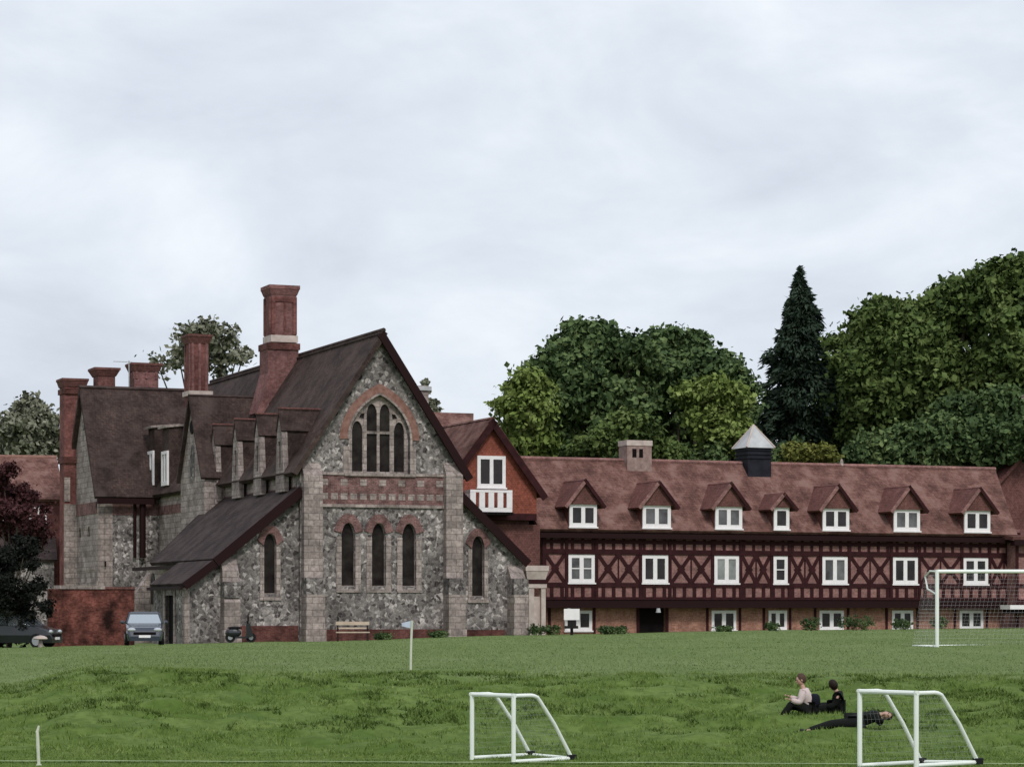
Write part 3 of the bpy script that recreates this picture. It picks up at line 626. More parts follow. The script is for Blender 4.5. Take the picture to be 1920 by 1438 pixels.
# ---------------------------------------------------------------- tile hung house in the middle
B = A
vH = 6.5; uh0, uh1 = B.u(812, vH), B.u(1012, vH); zf2 = lambda py, px=930: B.z(py, B.u(px, vH), vH)
TH = A.empty('tile_hung_house', 'orange tile hung gabled house with white casement and small white balcony', 'house')
uGa = B.u(920, vH); zGr = zf2(792); zGe = zf2(912); gw = B.u(1006, vH)-uGa; zo = zf2(962)
MB().plate([(uGa-gw, zo), (uGa+gw, zo), (uGa+gw, zGe), (uGa, zGr), (uGa-gw, zGe)], [], 'v', vH, vH+.4).build('gable_wall', M['hung'], TH)
MB().box(uGa-gw+.1, uGa+gw-.15, vH+.8, vH+9, ZB, zo).build('lower_wall', M['darkhung'], TH)
MB().box(uGa-gw, uGa+gw, vH-.02, vH+1.0, zo-.38, zo-.003).build('jetty_beam', M['timber'], TH)
MB().box(uGa-gw, uGa+gw, vH+.402, vH+9, zo, zGe).build('side_wall', M['hung'], TH)
sg_ = (zGr-zGe)/gw; e = .55
MB().slab([(uGa-gw-e, vH-.35, zGe-e*sg_+.25), (uGa, vH-.35, zGr+.3), (uGa, vH+10, zGr+.3), (uGa-gw-e, vH+10, zGe-e*sg_+.25)], .2).slab([(uGa+gw+e, vH-.35, zGe-e*sg_+.25), (uGa, vH-.35, zGr+.3), (uGa, vH+10, zGr+.3), (uGa+gw+e, vH+10, zGe-e*sg_+.25)], .2).build('roof', M['redtiles'], TH)
for s_ in (-1, 1):
    MB().slab([(uGa+s_*.02, vH-.42, zGr+.2), (uGa+s_*(gw+e), vH-.42, zGe-e*sg_+.16), (uGa+s_*(gw+e), vH-.352, zGe-e*sg_+.16), (uGa+s_*.02, vH-.352, zGr+.2)], .38).build('barge_board', M['timber'], TH)
sash(TH, B.u(894, vH), B.u(947, vH), zf2(914), zf2(855), vH-.1, 2, 0, fr=.2, mull=.22, label='white double casement in the orange gable')
# balcony
b0, b1 = B.u(881, vH-.9), B.u(960, vH-.9); zt, zb_ = zf2(920), zf2(957)
bal = MB().box(b0, b1, vH-.95, vH-.002, zb_-.12, zb_+.12).box(b0, b1, vH-.97, vH-.85, zt-.14, zt).box(b0, b0+.12, vH-.95, vH-.02, zt-.14, zt).box(b1-.12, b1, vH-.95, vH-.02, zt-.14, zt)
for i in range(5):
    x = b0 + (b1-b0-.34)*i/4; bal.box(x, x+.34, vH-.96, vH-.86, zb_+.12, zt-.14)
for i in range(3):
    y_ = vH-.75+i*.3; bal.box(b0+.01, b0+.1, y_, y_+.1, zb_+.12, zt-.14)
bal.build('balcony', M['white'], TH)
MB().box(b0-.05, b1+.05, vH-1.0, vH-.002, zb_-.28, zb_-.123).build('balcony_floor', M['void'], TH)
# cross roof going left behind the hall
vK = vH+9; uk0, uk1 = B.u(790, vK+3), B.u(888, vK+3); Dk = A.w(uk1, vK+3, 0).y; zk = CZ+(HZ-775)/F*Dk
MB().slab([(uk0, vH+3.0, zGe-.6), (uGa, vH+3.0, zGe-.6), (uk1, vK+3, zk), (uk0, vK+3, zk)], .2).build('cross_roof', M['redtiles'], TH)
MB().box(uk0, uGa-gw+.3, vH+3.6, vK+6, ZB, zGe-.8).build('cross_wall', M['redbrick'], TH)
# pale stone doorcase
vD = 5.0
d0, d1 = B.u(984, vD), B.u(1026, vD); zd = lambda py: B.z(py, d0, vD)
dc = MB().taper(d0+.15, d1-.1, vD, vD+1.1, zd(1086), zd(1070), .12).box(d0, d1+.05, vD-.15, vD+1.25, zd(1070), zd(1060)).box(d0+.3, d0+.62, vD+.1, vD+.5, ZB, zd(1094)).box(d1-.32, d1-.05, vD+.1, vD+.5, ZB, zd(1094)).box(d0+.25, d1, vD+.05, vD+.55, zd(1102), zd(1094)).box(d0+.62, d1-.32, vD+.32, vD+.5, ZB, zd(1118)).build('doorcase', M['palestone'], TH)
MB().box(d0+.1, d1, vD+.02, vD+1.0, zd(1093.8), zd(1086.2)).build('doorcase_beam', M['timber'], dc)
MB().box(B.u(925, vH), B.u(1020, vH), vH-.3+.9, vH+.8-.003, ZB, zo-.6).build('porch_infill', M['darkhung'], TH)
c5 = None
uq = B.u(795, vK+4); MB().box(uq-.35, uq+.3, vK+4, vK+4.9, zk-2, zk+1.7).build('chimney', M['stone'], TH)
MB().box(uq-.5, uq+.45, vK+3.85, vK+5.05, zk+1.4, zk+1.65).build('chimney_cap', M['leadgrey'], TH)

# ---------------------------------------------------------------- timber framed range
TR = A.empty('timber_framed_range', 'long two storey timber framed school range with brick panels and seven gabled dormers', 'school building')
vT = 8.0
t0, t1 = A.u(1016, vT), A.u(1912, vT)
ur = A.u(1090, vT); zt_ = lambda py: A.z(py, ur, vT)          # heights read at the first window bay
zEv, zRd = zt_(988), A.z(860, A.u(1010, vT+3.4), vT+3.4)
hs = 3.6
dpx = [(1093, 26, 897), (1231, 27, 901), (1366, 26, 904), (1465, 15, 918), (1567, 26, 905), (1700, 26, 910), (1832, 26, 912)]
wpx = [(1090, 25), (1228, 25), (1362, 24), (1463, 14), (1565, 25), (1697, 25), (1829, 25)]
gpx = [(1084, 26), (1357, 24), (1458, 18), (1559, 24), (1692, 21), (1821, 24)]
zW0, zW1 = zt_(1092), zt_(1039); zJ = zt_(1124); zG1 = zt_(1144); zG0 = zt_(1182)
vG_ = vT+.9                                   # ground floor wall stands back under the jetty
uh = [A.u(p, vT) for p, w_ in wpx]; uw_ = [w_/F*A.w(u_, vT, 0).y/A.c for u_, (p, w_) in zip(uh, wpx)]
uw_ = [x*1.0 for x in uw_]
MB().plate(rect(t0, t1, zJ, zEv+.2), [rect(u_-w_, u_+w_, zW0, zW1) for u_, w_ in zip(uh, uw_)], 'v', vT, vT+.35).build('upper_wall', M['infill'], TR)
gu = [A.u(p, vG_) for p, w_ in gpx]; gw_ = [w_/F*A.w(u_, vG_, 0).y/A.c for u_, (p, w_) in zip(gu, gpx)]
dd0, dd1 = A.u(1198, vG_), A.u(1248, vG_)
MB().plate(rect(t0, t1, ZB, zJ-.25), [rect(u_-w_, u_+w_, zG0, zG1) for u_, w_ in zip(gu, gw_)] + [rect(dd0, dd1, ZB+.2, zJ-.45)], 'v', vG_, vG_+.35).build('ground_wall', M['infill2'], TR)
MB().box(t0, t1, vT-.02, vG_+.4, zJ-.48, zJ-.003).build('jetty_beam', M['soffit'], TR)  # near-black beam, its colour also carries the shadow under the jetty
MB().box(t0+.1, t1-.1, vT+.35, vT+7, zEv-.1, zEv).box(t0, t0+.3, vT+.36, vT+7, ZB, zEv).box(t1-.3, t1, vT+.36, vT+7, ZB, zEv-.12).box(t0, t1, vT+7, vT+7.3, ZB, zEv).build('inner_wall', M['redbrick'], TR)
# windows
for i, (u_, w_) in enumerate(zip(uh, uw_)):
    o = sash(TR, u_-w_+.004, u_+w_-.004, zW0+.004, zW1-.004, vT-.05, 1 if w_ < .6 else 2, 1 if i in (0, 3) else 0, fr=.21, mull=.26, glass='paleglass' if i == 2 else ('midglass' if i in (0, 4) else 'glass'))
    if i == 2: o['label'] = 'white window with pale curtains'
for i, (u_, w_) in enumerate(zip(gu, gw_)):
    sash(TR, u_-w_+.004, u_+w_-.004, zG0+.004, zG1-.004, vG_-.04, 1 if w_ < .62 else 2, 0, fr=.18, mull=.26)
dr = MB().box(dd0+.05, dd1-.05, vG_+.2, vG_+.26, ZB, zJ-.5).build('door', M['void'], TR)
MB().box(dd0-.16, dd0-.002, vG_-.08, vG_+.3, ZB, zJ-.44).box(dd1+.002, dd1+.16, vG_-.08, vG_+.3, ZB, zJ-.44).build('door_frame', M['timber'], TR)
# the frame
f = MB(); f1, f0 = vT-.06, vT-.002
rails = [(zt_(1000), .5), (zt_(1015), .22), (zt_(1034), .3), (zt_(1096), .26)]
for k, (z_, h_) in enumerate(rails): f.box(t0, t1, f1-.004*k, f0, z_-h_/2, z_+h_/2)
f.box(t0, t1, f1-.012, f0, zJ+.001, zJ+.16)
zr2, zr3 = rails[2][0]-.13, rails[3][0]+.1
bounds = []
for u_, w_ in zip(uh, uw_): bounds += [u_-w_, u_+w_]
for u_, w_ in zip(uh, uw_):
    for s_ in (-1, 1): f.box(u_+s_*(w_+.11)-.1, u_+s_*(w_+.11)+.1, f1-.02, f0, zJ, zEv)
    f.box(u_-w_-.2, u_+w_+.2, f1-.05, f0, zW1+.002, zW1+.15)
f.box(t0, t0+.25, f1-.03, f0, zJ, zEv); f.box(t1-.25, t1, f1-.03, f0, zJ, zEv)
edges = [t0+.2] + bounds + [t1-.2]
for k in range(0, len(edges), 2):
    a, b = edges[k], edges[k+1]
    if k: a += .2
    if k+1 < len(edges)-1: b -= .2
    n = 2 if b-a > 1.9 else 1; s_ = (b-a)/n
    for j in range(n):
        x0, x1 = a+j*s_, a+(j+1)*s_; xm = (x0+x1)/2; zm = (zr2+zr3)/2
        if b-a < 1.2: f.bar((x0, zr2), (x1, zr3), .14, f1+.012, f0); continue
        for (p, q) in (((x0, zr2), (x1, zr3)), ((x0, zr3), (x1, zr2))):   # slightly bowed saltire
            bow = .10*(1 if j else -1); pm = ((p[0]+q[0])/2, (p[1]+q[1])/2)
            f.bar(p, pm, .21, f1+.012+.003*(p[1] < q[1]), f0); f.bar(pm, q, .21, f1+.013+.003*(p[1] < q[1]), f0)
        f.plate([(xm-.26, zm), (xm, zm-.26), (xm+.26, zm), (xm, zm+.26)], [], 'v', f1+.006, f0)
    if n == 2: f.bar(((a+b)/2, zr3), ((a+b)/2, zr2), .09, f1+.02, f0); f.plate([((a+b)/2-.25, zr3), ((a+b)/2+.25, zr3), ((a+b)/2, zr3+.28)], [], 'v', f1+.004, f0); f.plate([((a+b)/2-.25, zr2), ((a+b)/2, zr2-.28), ((a+b)/2+.25, zr2)], [], 'v', f1+.004, f0)
x = t0+.5
while x < t1-.3:      # close studding above and below
    f.box(x, x+.22, f1+.01, f0, zJ+.1, rails[3][0]); f.box(x+.02, x+.2, f1+.01, f0, rails[2][0], rails[0][0]); x += .66
f.build('timber_frame', M['timber'], TR)
gf = MB(); 
for px in (1030, 1114, 1197, 1250, 1326, 1387, 1432, 1481, 1528, 1590, 1662, 1720, 1790, 1850, 1900):
    u_ = A.u(px, vG_); 
    if not (dd0-.1 < u_ < dd1+.1): gf.box(u_-.08, u_+.08, vG_-.05, vG_-.002, ZB, zJ-.45)
gf.build('ground_post', M['timber'], TR)
# roof
eo = .5; sT = (zRd-zEv)/(hs)
ue1 = A.u(1908, vT-.5); ur1 = A.u(1866, vT+hs)
roofz = lambda v: zEv-.05+(v-(vT-.4))*sT*.93
zr_ = roofz(vT+hs)
print('range: ridge z', zRd, zr_)
MB().slab([(t0-.3, vT-eo, roofz(vT-eo)), (ue1, vT-eo, roofz(vT-eo)), (ur1, vT+hs, zRd), (t0-.3-1.2, vT+hs, zRd)], .2).slab([(t0-.3, vT+2*hs+eo, roofz(vT-eo)), (ue1, vT+2*hs+eo, roofz(vT-eo)), (ur1, vT+hs, zRd), (t0-1.5, vT+hs, zRd)], .2).build('roof', M['redtiles'], TR)
MB().plate([(vT, zEv-.15), (vT+2*hs, zEv-.15), (vT+hs, zRd-.25)], [], 'u', t1-.9, t1-.7).build('end_gable', M['darkhung'], TR)
MB().tube([(t0-1.5, vT+hs, zRd+.03), (ur1, vT+hs, zRd+.03)], .12, 8).build('ridge_tiles', M['infill'], TR)
MB().box(t0-.3, ue1, vT-eo-.02, vT, roofz(vT-eo)-.5, roofz(vT-eo)-.2).build('eaves_board', M['soffit'], TR)
zu = lambda z: (z-(zEv-.05))/(sT*.93)+vT-.4       # v where the roof reaches height z
sReal = (zRd-roofz(vT-eo))/(hs+eo)
vat = lambda z: vT-eo+(z-roofz(vT-eo))/sReal
for i, (px, hw, pt) in enumerate(dpx):
    vf = vT-.42; uc = A.u(px, vf); w_ = hw/F*A.w(uc, vf, 0).y/A.c
    z0 = A.z(984 if i < 3 else 984, ur, vf)-.1; z1 = z0+1.32; za = z0+ (2.78 if hw > 20 else 2.2)
    d_ = MB().box(uc-w_, uc+w_, vf+.06, vat(z1)+.3, z0-.15, z1).build('dormer', M['darkhung'], TR)
    sash(d_, uc-w_, uc+w_, z0, z1, vf-.05, 1 if hw < 20 else 2, 0, fr=.21, mull=.25, glass='midglass' if i in (1, 2, 5) else 'glass')
    g_ = w_+.32; zq = z1-.02
    MB().plate([(uc-g_+.1, zq), (uc+g_-.1, zq), (uc, za-.12)], [], 'v', vf-.2, vf+.05).build('gablet', M['darkhung'], d_)
    sl_ = (za-zq)/g_
    r = MB()
    for s_ in (-1, 1): r.slab([(uc, vf-.38, za), (uc+s_*(g_+.12), vf-.38, za-(g_+.12)*sl_), (uc+s_*(g_+.12), vat(za-(g_+.12)*sl_)+.2, za-(g_+.12)*sl_), (uc, vat(za)+.25, za)], .13)
    r.build('dormer_roof', M['darkhung'], d_)  # duller tile colour puts the shade of the slopes into the material
    for s_ in (-1, 1): MB().slab([(uc+s_*.01, vf-.43, za+.03), (uc+s_*(g_+.14), vf-.43, za-(g_+.12)*sl_+.02), (uc+s_*(g_+.14), vf-.383, za-(g_+.12)*sl_+.02), (uc+s_*.01, vf-.383, za+.03)], .2).build('barge_board', M['infill' if s_ < 0 else 'timber'], d_)  # left board paler, right darker: lit and shaded sides put into the colour
# ridge furniture
vR_ = vT+hs
u0, u1 = A.u(1168, vR_), A.u(1214, vR_); zc = lambda py: A.z(py, u0, vR_)
cc = MB().box(u0, u1, vR_-.6, vR_+.6, zRd-.8, zc(836)).build('chimney', M['palebrick'], TR); cc['label'] = 'low pale brown brick chimney on the ridge'
MB().box(u0-.04, u1+.04, vR_-.64, vR_+.64, zc(836), zc(826)).build('chimney_cap', M['palestone'], cc)
MB().box(u0+.35, u0+.62, vR_-.62, vR_-.58, zc(858), zc(842)).box(u0+.8, u0+1.05, vR_-.62, vR_-.58, zc(858), zc(842)).build('flue_recess', M['void'], cc)
uc = A.u(1413, vR_); zc = lambda py: A.z(py, uc, vR_)
cu = MB().box(uc-.8, uc+.8, vR_-.8, vR_+.8, zRd-.9, zc(840)).build('ventilator', M['bluelouvre'], TR); cu['label'] = 'dark louvred ventilator with pale pyramid roof'
m = MB()
for i in range(3): m.box(uc-.88, uc+.88, vR_-.88, vR_+.88, zc(864)+.1+.25*i, zc(864)+.18+.25*i)
m.build('louvre', M['bluelouvre'], cu)
m = MB(); zt1, zt0 = zc(797), zc(841); m.add([(uc-0.98, vR_-0.98, zt0), (uc+0.98, vR_-0.98, zt0), (uc+0.98, vR_+0.98, zt0), (uc-0.98, vR_+0.98, zt0), (uc-.1, vR_-.1, zt1-.1), (uc+.1, vR_-.1, zt1-.1), (uc+.1, vR_+.1, zt1-.1), (uc-.1, vR_+.1, zt1-.1)], [(0,3,2,1),(4,5,6,7),(0,1,5,4),(1,2,6,5),(2,3,7,6),(3,0,4,7)])
m.build('pyramid_roof', M['leadgrey'], cu)
m = MB()
for a_, b_ in ((-1, -1), (1, -1), (1, 1), (-1, 1)): m.tube([(uc+0.98*a_, vR_+0.98*b_, zt0+.03), (uc, vR_, zt1)], .06, 6)
m.build('lead_roll', M['palestone'], cu)
u_ = A.u(1578, vR_); MB().tube([(u_, vR_, zRd), (u_, vR_, zRd+.3), (u_, vR_, zRd+.45)], [.14, .1, .03], 8).build('finial', M['stone'], TR)
for px in (1055, 1222):
    u_ = A.u(px, vG_-.1); z_ = zJ-.75; MB().tube([(u_, vT-.12, z_+.25), (u_, vT-.12, z_)], [.1, .16], 8).build('lantern', M['leadgrey'], TR)

# ---------------------------------------------------------------- house at the right edge
RH = A.empty('end_house', 'timber framed house with red tiled gable roof at the right edge of the picture', 'house')
vq = vT+9; q0 = A.u(1869, vq); q1 = q0+12; qc = (q0+q1)/2; zq_ = lambda py: A.z(py, q0, vq)
ss = .95; ze_ = zq_(908); zr_ = ze_+6*ss
MB().plate([(q0, ZB), (q1, ZB), (q1, ze_), (qc, zr_), (q0, ze_)], [], 'v', vq, vq+.3).build('gable_wall', M['darkhung'], RH)
MB().box(q0, q0+.3, vq+.3, vq+10, ZB, ze_).box(q1-.3, q1, vq+.3, vq+10, ZB, ze_).build('side_wall', M['infill'], RH)
m = MB()
for s_ in (-1, 1): m.slab([(qc, vq-.4, zr_+.3), (qc+s_*6.3, vq-.4, ze_-.3*ss+.3), (qc+s_*6.3, vq+10, ze_-.3*ss+.3), (qc, vq+10, zr_+.3)], .22)
m.build('roof', M['darkhung'], RH)
vf = vT-1.0; f0_ = A.u(1904, vf); zf_ = lambda py: A.z(py, f0_, vf)
MB().plate(rect(f0_, f0_+9, ZB, zf_(1010)), [rect(f0_+.9, f0_+2.2, zf_(1090), zf_(1045))], 'v', vf, vf+.3).build('front_wall', M['infill'], RH)
MB().box(f0_, f0_+.3, vf+.3, vq-.01, ZB, zf_(1010)).build('front_side_wall', M['infill'], RH)
MB().slab([(f0_-.5, vf-.5, zf_(1006)), (f0_+9, vf-.5, zf_(1006)), (f0_+9, vf+7, zf_(985)), (f0_-.3, vf+7, zf_(985))], .25).build('front_roof', M['darkhung'], RH)
MB().box(f0_-.4, f0_+9, vf-.52, vf-.02, zf_(1012)-.35, zf_(1012)).build('eaves_board', M['soffit'], RH)
m = MB()
for py, h_ in ((1040, .22), (1098, .22), (1128, .3)): m.box(f0_, f0_+9, vf-.06, vf-.002, zf_(py)-h_/2, zf_(py)+h_/2)
for i in range(9): m.box(f0_+i*1.0, f0_+i*1.0+.2, vf-.055, vf-.002, ZB, zf_(1012))
m.build('timber_frame', M['timber'], RH)
MB().box(A.u(1894, vf-1.2), f0_+5, vf-1.2, vf-.07, zf_(1142), zf_(1134)).build('white_canopy', M['white'], RH)
MB().box(A.u(1896, vf-1.0), f0_+5, vf-1.0, vf-.07, zf_(1150), zf_(1142.4)).build('canopy_beam', M['void'], RH)
u_ = A.u(1915, vq+1); MB().box(u_, u_+1.6, vq+1, vq+2.2, zq_(900), zq_(735)).build('chimney', M['stone'], RH)

# ---------------------------------------------------------------- low red house at the left edge
C = Frame(60, 178, 12)
LH = C.empty('red_roofed_house', 'low red brick house with red tiled roof behind dark shrubs at the left edge', 'house')
c0, c1 = C.u(-120), C.u(121); zc = lambda py: C.z(py, 0)
MB().box(c0, c1-.2, 0, 7, ZB, zc(932)).build('wall', M['redbrick'], LH)
MB().slab([(c0, -.5, zc(936)), (c1, -.5, zc(936)), (c1-.4, 3.5, zc(850)), (c0, 3.5, zc(850))], .2).slab([(c0, 7.5, zc(936)), (c1, 7.5, zc(936)), (c1-.4, 3.5, zc(850)), (c0, 3.5, zc(850))], .2).build('roof', M['redtiles'], LH)
MB().tube([(c0, 3.5, zc(852)), (c1-.4, 3.5, zc(852))], .16, 8).build('ridge_tiles', M['arch'], LH)
for px in (5, 42, 72):
    u_ = C.u(px); sash(LH, u_-.55, u_+.55, zc(985), zc(950), -.05, 2, 0, fr=.1, mull=.1)
for px in (8, 45, 78):
    u_ = C.u(px); sash(LH, u_-.6, u_+.6, zc(1100), zc(1060), -.05, 2, 0, fr=.1, mull=.1)
m = MB().slab([(c0, -3, zc(1050)), (c1-.6, -3, zc(1050)), (c1-.6, -.002, zc(1005)), (c0, -.002, zc(1005))], .2); m.build('lean_to_roof', M['aisletiles'], LH)
MB().box(c0, c1-.8, -2.7, -.01, ZB, zc(1053)).build('lean_to_wall', M['flint'], LH)

# ---------------------------------------------------------------- brick garden wall
GW = thing('garden_wall', (0, 0, 0), 'tall mottled red brick wall with pale coping left of the silver windscreened car', 'wall')
Dw = 131.0
a_, b_ = P(93, 1100, Dw), P(248, 1100, Dw+3)
dr_ = Vector((b_.x-a_.x, b_.y-a_.y, 0)).normalized(); nn = Vector((-dr_.y, dr_.x, 0))*.4
def wallseg(mb, p, q, z0, z1, th, ex=0):
    n_ = Vector((-(q-p).y, (q-p).x, 0)).normalized()*th; n_.z = 0
    vs = [Vector((c.x, c.y, z)) + n_*k for z in (z0, z1) for c, k in ((p, -.5), (q, -.5), (q, .5), (p, .5))]
    return mb.add(vs, [(0,3,2,1),(4,5,6,7),(0,1,5,4),(1,2,6,5),(2,3,7,6),(3,0,4,7)])
wallseg(MB(), a_, b_, ZB, a_.z-.1, .45).build('wall_body', M['redbrick2'] if 'redbrick2' in M else material('mottled_red_brick', bricks((.085,.022,.017), (.155,.052,.040), (.11,.055,.045), vary=(.15, 1.8), vs=1.3)), GW)
wallseg(MB(), a_+dr_*.4, a_+dr_*3.0, a_.z-.1, a_.z+.08, .6).build('coping', M['stone'], GW)
wallseg(MB(), a_+dr_*3.01, b_, a_.z-.1, a_.z+.02, .55).build('coping', M['darkhung'], GW)

# ================================================================ TREES
def crown_mesh(name, lobes, n, size, mat, parent, shell=.35, flat=1.0):
    shell = shell*1.15
    lobes = np.array(lobes, float); vol = lobes[:, 3]**2; pick = rng.choice(len(lobes), n, p=vol/vol.sum()); Lb = lobes[pick]
    d = rng.normal(size=(n, 3)); d /= np.linalg.norm(d, axis=1)[:, None]
    r = 1 - np.abs(rng.normal(0, shell, n)); r = np.clip(r, .05, 1.0) + rng.normal(0, .03, n) + (rng.random(n) < .12)*np.abs(rng.normal(0, .13, n))
    # uneven surface: push the radius by a lumpy function of direction
    r *= 1 + .16*np.sin(d[:, 0]*5+pick)*np.sin(d[:, 2]*6+pick*2) + .10*np.sin(d[:, 0]*13+d[:, 1]*9+pick)
    c = Lb[:, :3] + d*(r*Lb[:, 3])[:, None]*np.array([1, 1, flat])
    if n > 1500:                      # gather most leaves into clumps so that dark hollows open between them
        per = 26; g_ = (np.arange(n)//per)*per; cl = rng.random(n) < .84
        off = rng.normal(0, 1, (n, 3)); off *= np.array([1.0, 1.0, .62])*size*rng.uniform(1.0, 2.1, n)[g_][:, None]
        c = np.where(cl[:, None], c[g_]+off, c*1.0); d = np.where(cl[:, None], d[g_]*.5+off/size*.35, d)
        d /= np.linalg.norm(d, axis=1)[:, None]+1e-6
    nrm = d*.6 + rng.normal(0, .7, (n, 3)) + np.array([0, 0, .35]); nrm /= np.linalg.norm(nrm, axis=1)[:, None]
    t = np.cross(nrm, rng.normal(size=(n, 3))); t /= np.linalg.norm(t, axis=1)[:, None]; b = np.cross(nrm, t)
    s = size*rng.uniform(.5, 1.25, n)[:, None]; k = rng.uniform(.45, .9, n)[:, None]
    V = np.stack([c-t*s, c-b*s*k+t*s*.1, c+t*s, c+b*s*k-t*s*.15], 1).reshape(-1, 3)
    return raw(name, V, np.arange(4*n).reshape(-1, 4), mat, parent)
def limbs(base, lobes, r0, parent, mat='bark'):
    top = Vector(np.mean([l[:3] for l in lobes], 0)); b = Vector(base); fork = b.lerp(top, .45)
    m = MB(); m.tube([b, b.lerp(fork, .5)+Vector((r0*.3, 0, 0)), fork], [r0*1.25, r0, r0*.8], 10)
    for l in lobes[:14]:
        e_ = Vector(l[:3]); md = fork.lerp(e_, .5)+Vector((0, 0, (e_-fork).length*.08)); m.tube([fork, md, e_, e_+(e_-fork).normalized()*l[3]*.6], [r0*.5, r0*.3, r0*.14, r0*.04], 6)
    return m.build('trunk', M[mat], parent)
def tree(name, px, D, lobes, n, size, mat, label, group=None, shell=.35, cat='tree', r0=.35, flat=1.0):
    """lobes: (px, py, radius px) at distance D, given some depth spread"""
    g_ = G(px, D); t_ = thing(name, g_, label, cat, group); ls = []
    for i, l in enumerate(lobes):
        dd = (l[3] if len(l) > 3 else rng.uniform(-2.2, 2.2)); p = P(l[0], l[1], D)
        p.y += dd; ls.append((p.x-g_.x, p.y-g_.y, p.z-g_.z, l[2]/F*D))
    big = list(ls)
    for (a, b, c, q) in big:       # smaller tufts breaking the outline of every lobe
        for _ in range(8):
            d = rng.normal(size=3); d /= np.linalg.norm(d); d[2] = abs(d[2])*.9; k = rng.uniform(.88, 1.16)
            ls.append((a+d[0]*q*k, b+d[1]*q*k, c+d[2]*q*k, q*rng.uniform(.12, .34)))
    crown_mesh('crown', ls, int(n*1.7), size*.74, M[mat], t_, shell, flat); ls = big; limbs((0, 0, -.3), ls, r0, t_); return t_
M['lf_dark'] = leafmat('dark_green_leaves', (.012,.026,.010), (.065,.105,.038), (.18,.235,.09), .55)
M['lf_mid'] = leafmat('mid_green_leaves', (.018,.036,.010), (.078,.115,.030), (.185,.23,.08), .55)
M['lf_lime'] = leafmat('lime_green_leaves', (.035,.060,.012), (.135,.185,.042), (.25,.30,.10), .6)
M['lf_yel'] = leafmat('yellow_green_leaves', (.06,.075,.015), (.13,.14,.03), (.21,.21,.06), .7)
M['lf_pale'] = leafmat('pale_dull_leaves', (.055,.06,.04), (.17,.175,.12), (.32,.32,.25), .8)
M['lf_con'] = leafmat('blue_green_needles', (.007,.015,.010), (.026,.044,.028), (.075,.105,.065), 1.1)
M['lf_black'] = leafmat('near_black_leaves', (.004,.005,.004), (.008,.010,.007), (.020,.022,.016), .6)
M['lf_maroon'] = leafmat('maroon_leaves', (.020,.006,.008), (.045,.014,.016), (.10,.04,.04), .8)
def fill(pts, r, k=0): return [(a, b, r*rng.uniform(.75, 1.2)) for a, b in pts]
TG = 'trees behind the school buildings'
tree('broadleaf_tree', 1095, 184, [(1095,662,46),(1050,695,44),(1140,655,40),(1190,665,34),(1215,690,36),(1165,690,55),(1090,730,60),(1040,760,55),(1150,770,60),(1060,820,60),(1110,650,45),(1190,740,45),(1020,715,38),(1075,636,22)], 26000, .34, 'lf_dark', 'largest dark green rounded tree rising behind the ridge next to the orange gable', TG)
tree('broadleaf_tree', 1270, 190, [(1270,662,42),(1235,690,42),(1310,668,36),(1205,720,40),(1330,705,45),(1265,720,55),(1225,750,45),(1300,790,60),(1340,830,45),(1225,820,55),(1245,638,20),(1300,634,20),(1355,720,30),(1375,760,30)], 20000, .34, 'lf_dark', 'dark tree with an open ragged top behind the ridge chimney', TG, shell=.42)
tree('broadleaf_tree', 975, 176, [(982,735,30),(972,768,32),(995,775,36),(978,812,34),(1008,830,38),(1000,722,26),(990,850,34),(955,755,12)], 9000, .3, 'lf_lime', 'yellowish green tree just right of the orange gable peak', TG)
tree('broadleaf_tree', 1345, 178, [(1345,740,36),(1320,760,40),(1365,765,36),(1345,800,40),(1385,750,20),(1375,820,30),(1300,740,24)], 9000, .28, 'lf_lime', 'bright lime green tree left of the dark conifer', TG)
tree('broadleaf_tree', 1160, 172, [(1160,815,30),(1190,800,30),(1130,830,26),(1220,835,28),(1100,845,26),(1255,850,26)], 6500, .26, 'lf_mid', 'low mid green tree peeping over the roof around the pale ridge chimney', TG)
tree('slender_tree', 1383, 182, [(1384,678,14),(1378,700,15),(1394,712,14),(1388,745,20),(1400,770,24),(1385,800,26),(1405,735,18)], 2600, .26, 'lf_dark', 'slim wispy tree top in the gap left of the conifer', TG, shell=.5, r0=.12)
tree('broadleaf_tree', 1760, 184, [(1880,560,62),(1820,560,50),(1900,620,70),(1760,600,62),(1700,610,52),(1660,620,48),(1640,660,52),(1620,700,46),(1700,680,70),(1790,680,75),(1880,710,75),(1650,750,58),(1740,770,72),(1830,790,75),(1910,800,65),(1640,820,55),(1870,530,34),(1960,600,80),(1990,720,80),(1605,640,34),(1598,690,36),(1600,760,40),(1625,615,30),(1655,585,30)], 62000, .34, 'lf_mid', 'huge broad green tree filling the sky at the right', TG, r0=.6)
tree('broadleaf_tree', 1590, 192, [(1585,690,26),(1575,730,30),(1600,770,34),(1570,790,34),(1590,830,40),(1560,840,30)], 5200, .3, 'lf_dark', 'dark tree between the conifer and the huge right tree', TG, shell=.5)
tree('broadleaf_tree', 1770, 176, [(1700,840,45),(1770,835,50),(1840,830,50),(1890,830,44),(1640,850,36),(1820,780,45),(1870,770,40)], 16000, .3, 'lf_dark', 'dark undergrown tree below the huge right tree', TG)
tree('yellow_shrub', 1500, 170, [(1490,852,18),(1512,858,18),(1535,855,16),(1550,862,14)], 2400, .2, 'lf_yel', 'yellowish shrub showing over the roof ridge below the conifer', 'shrubs behind the ridge', cat='shrub', r0=.1)
tree('broadleaf_tree', 385, 215, [(385,640,34),(350,650,30),(420,645,28),(330,665,22),(440,665,18),(395,625,22),(360,690,26),(300,690,20),(460,672,10),(410,680,30)], 2000, .36, 'lf_pale', 'thin pale tree behind the dark red stack of the hall', TG, shell=.5)
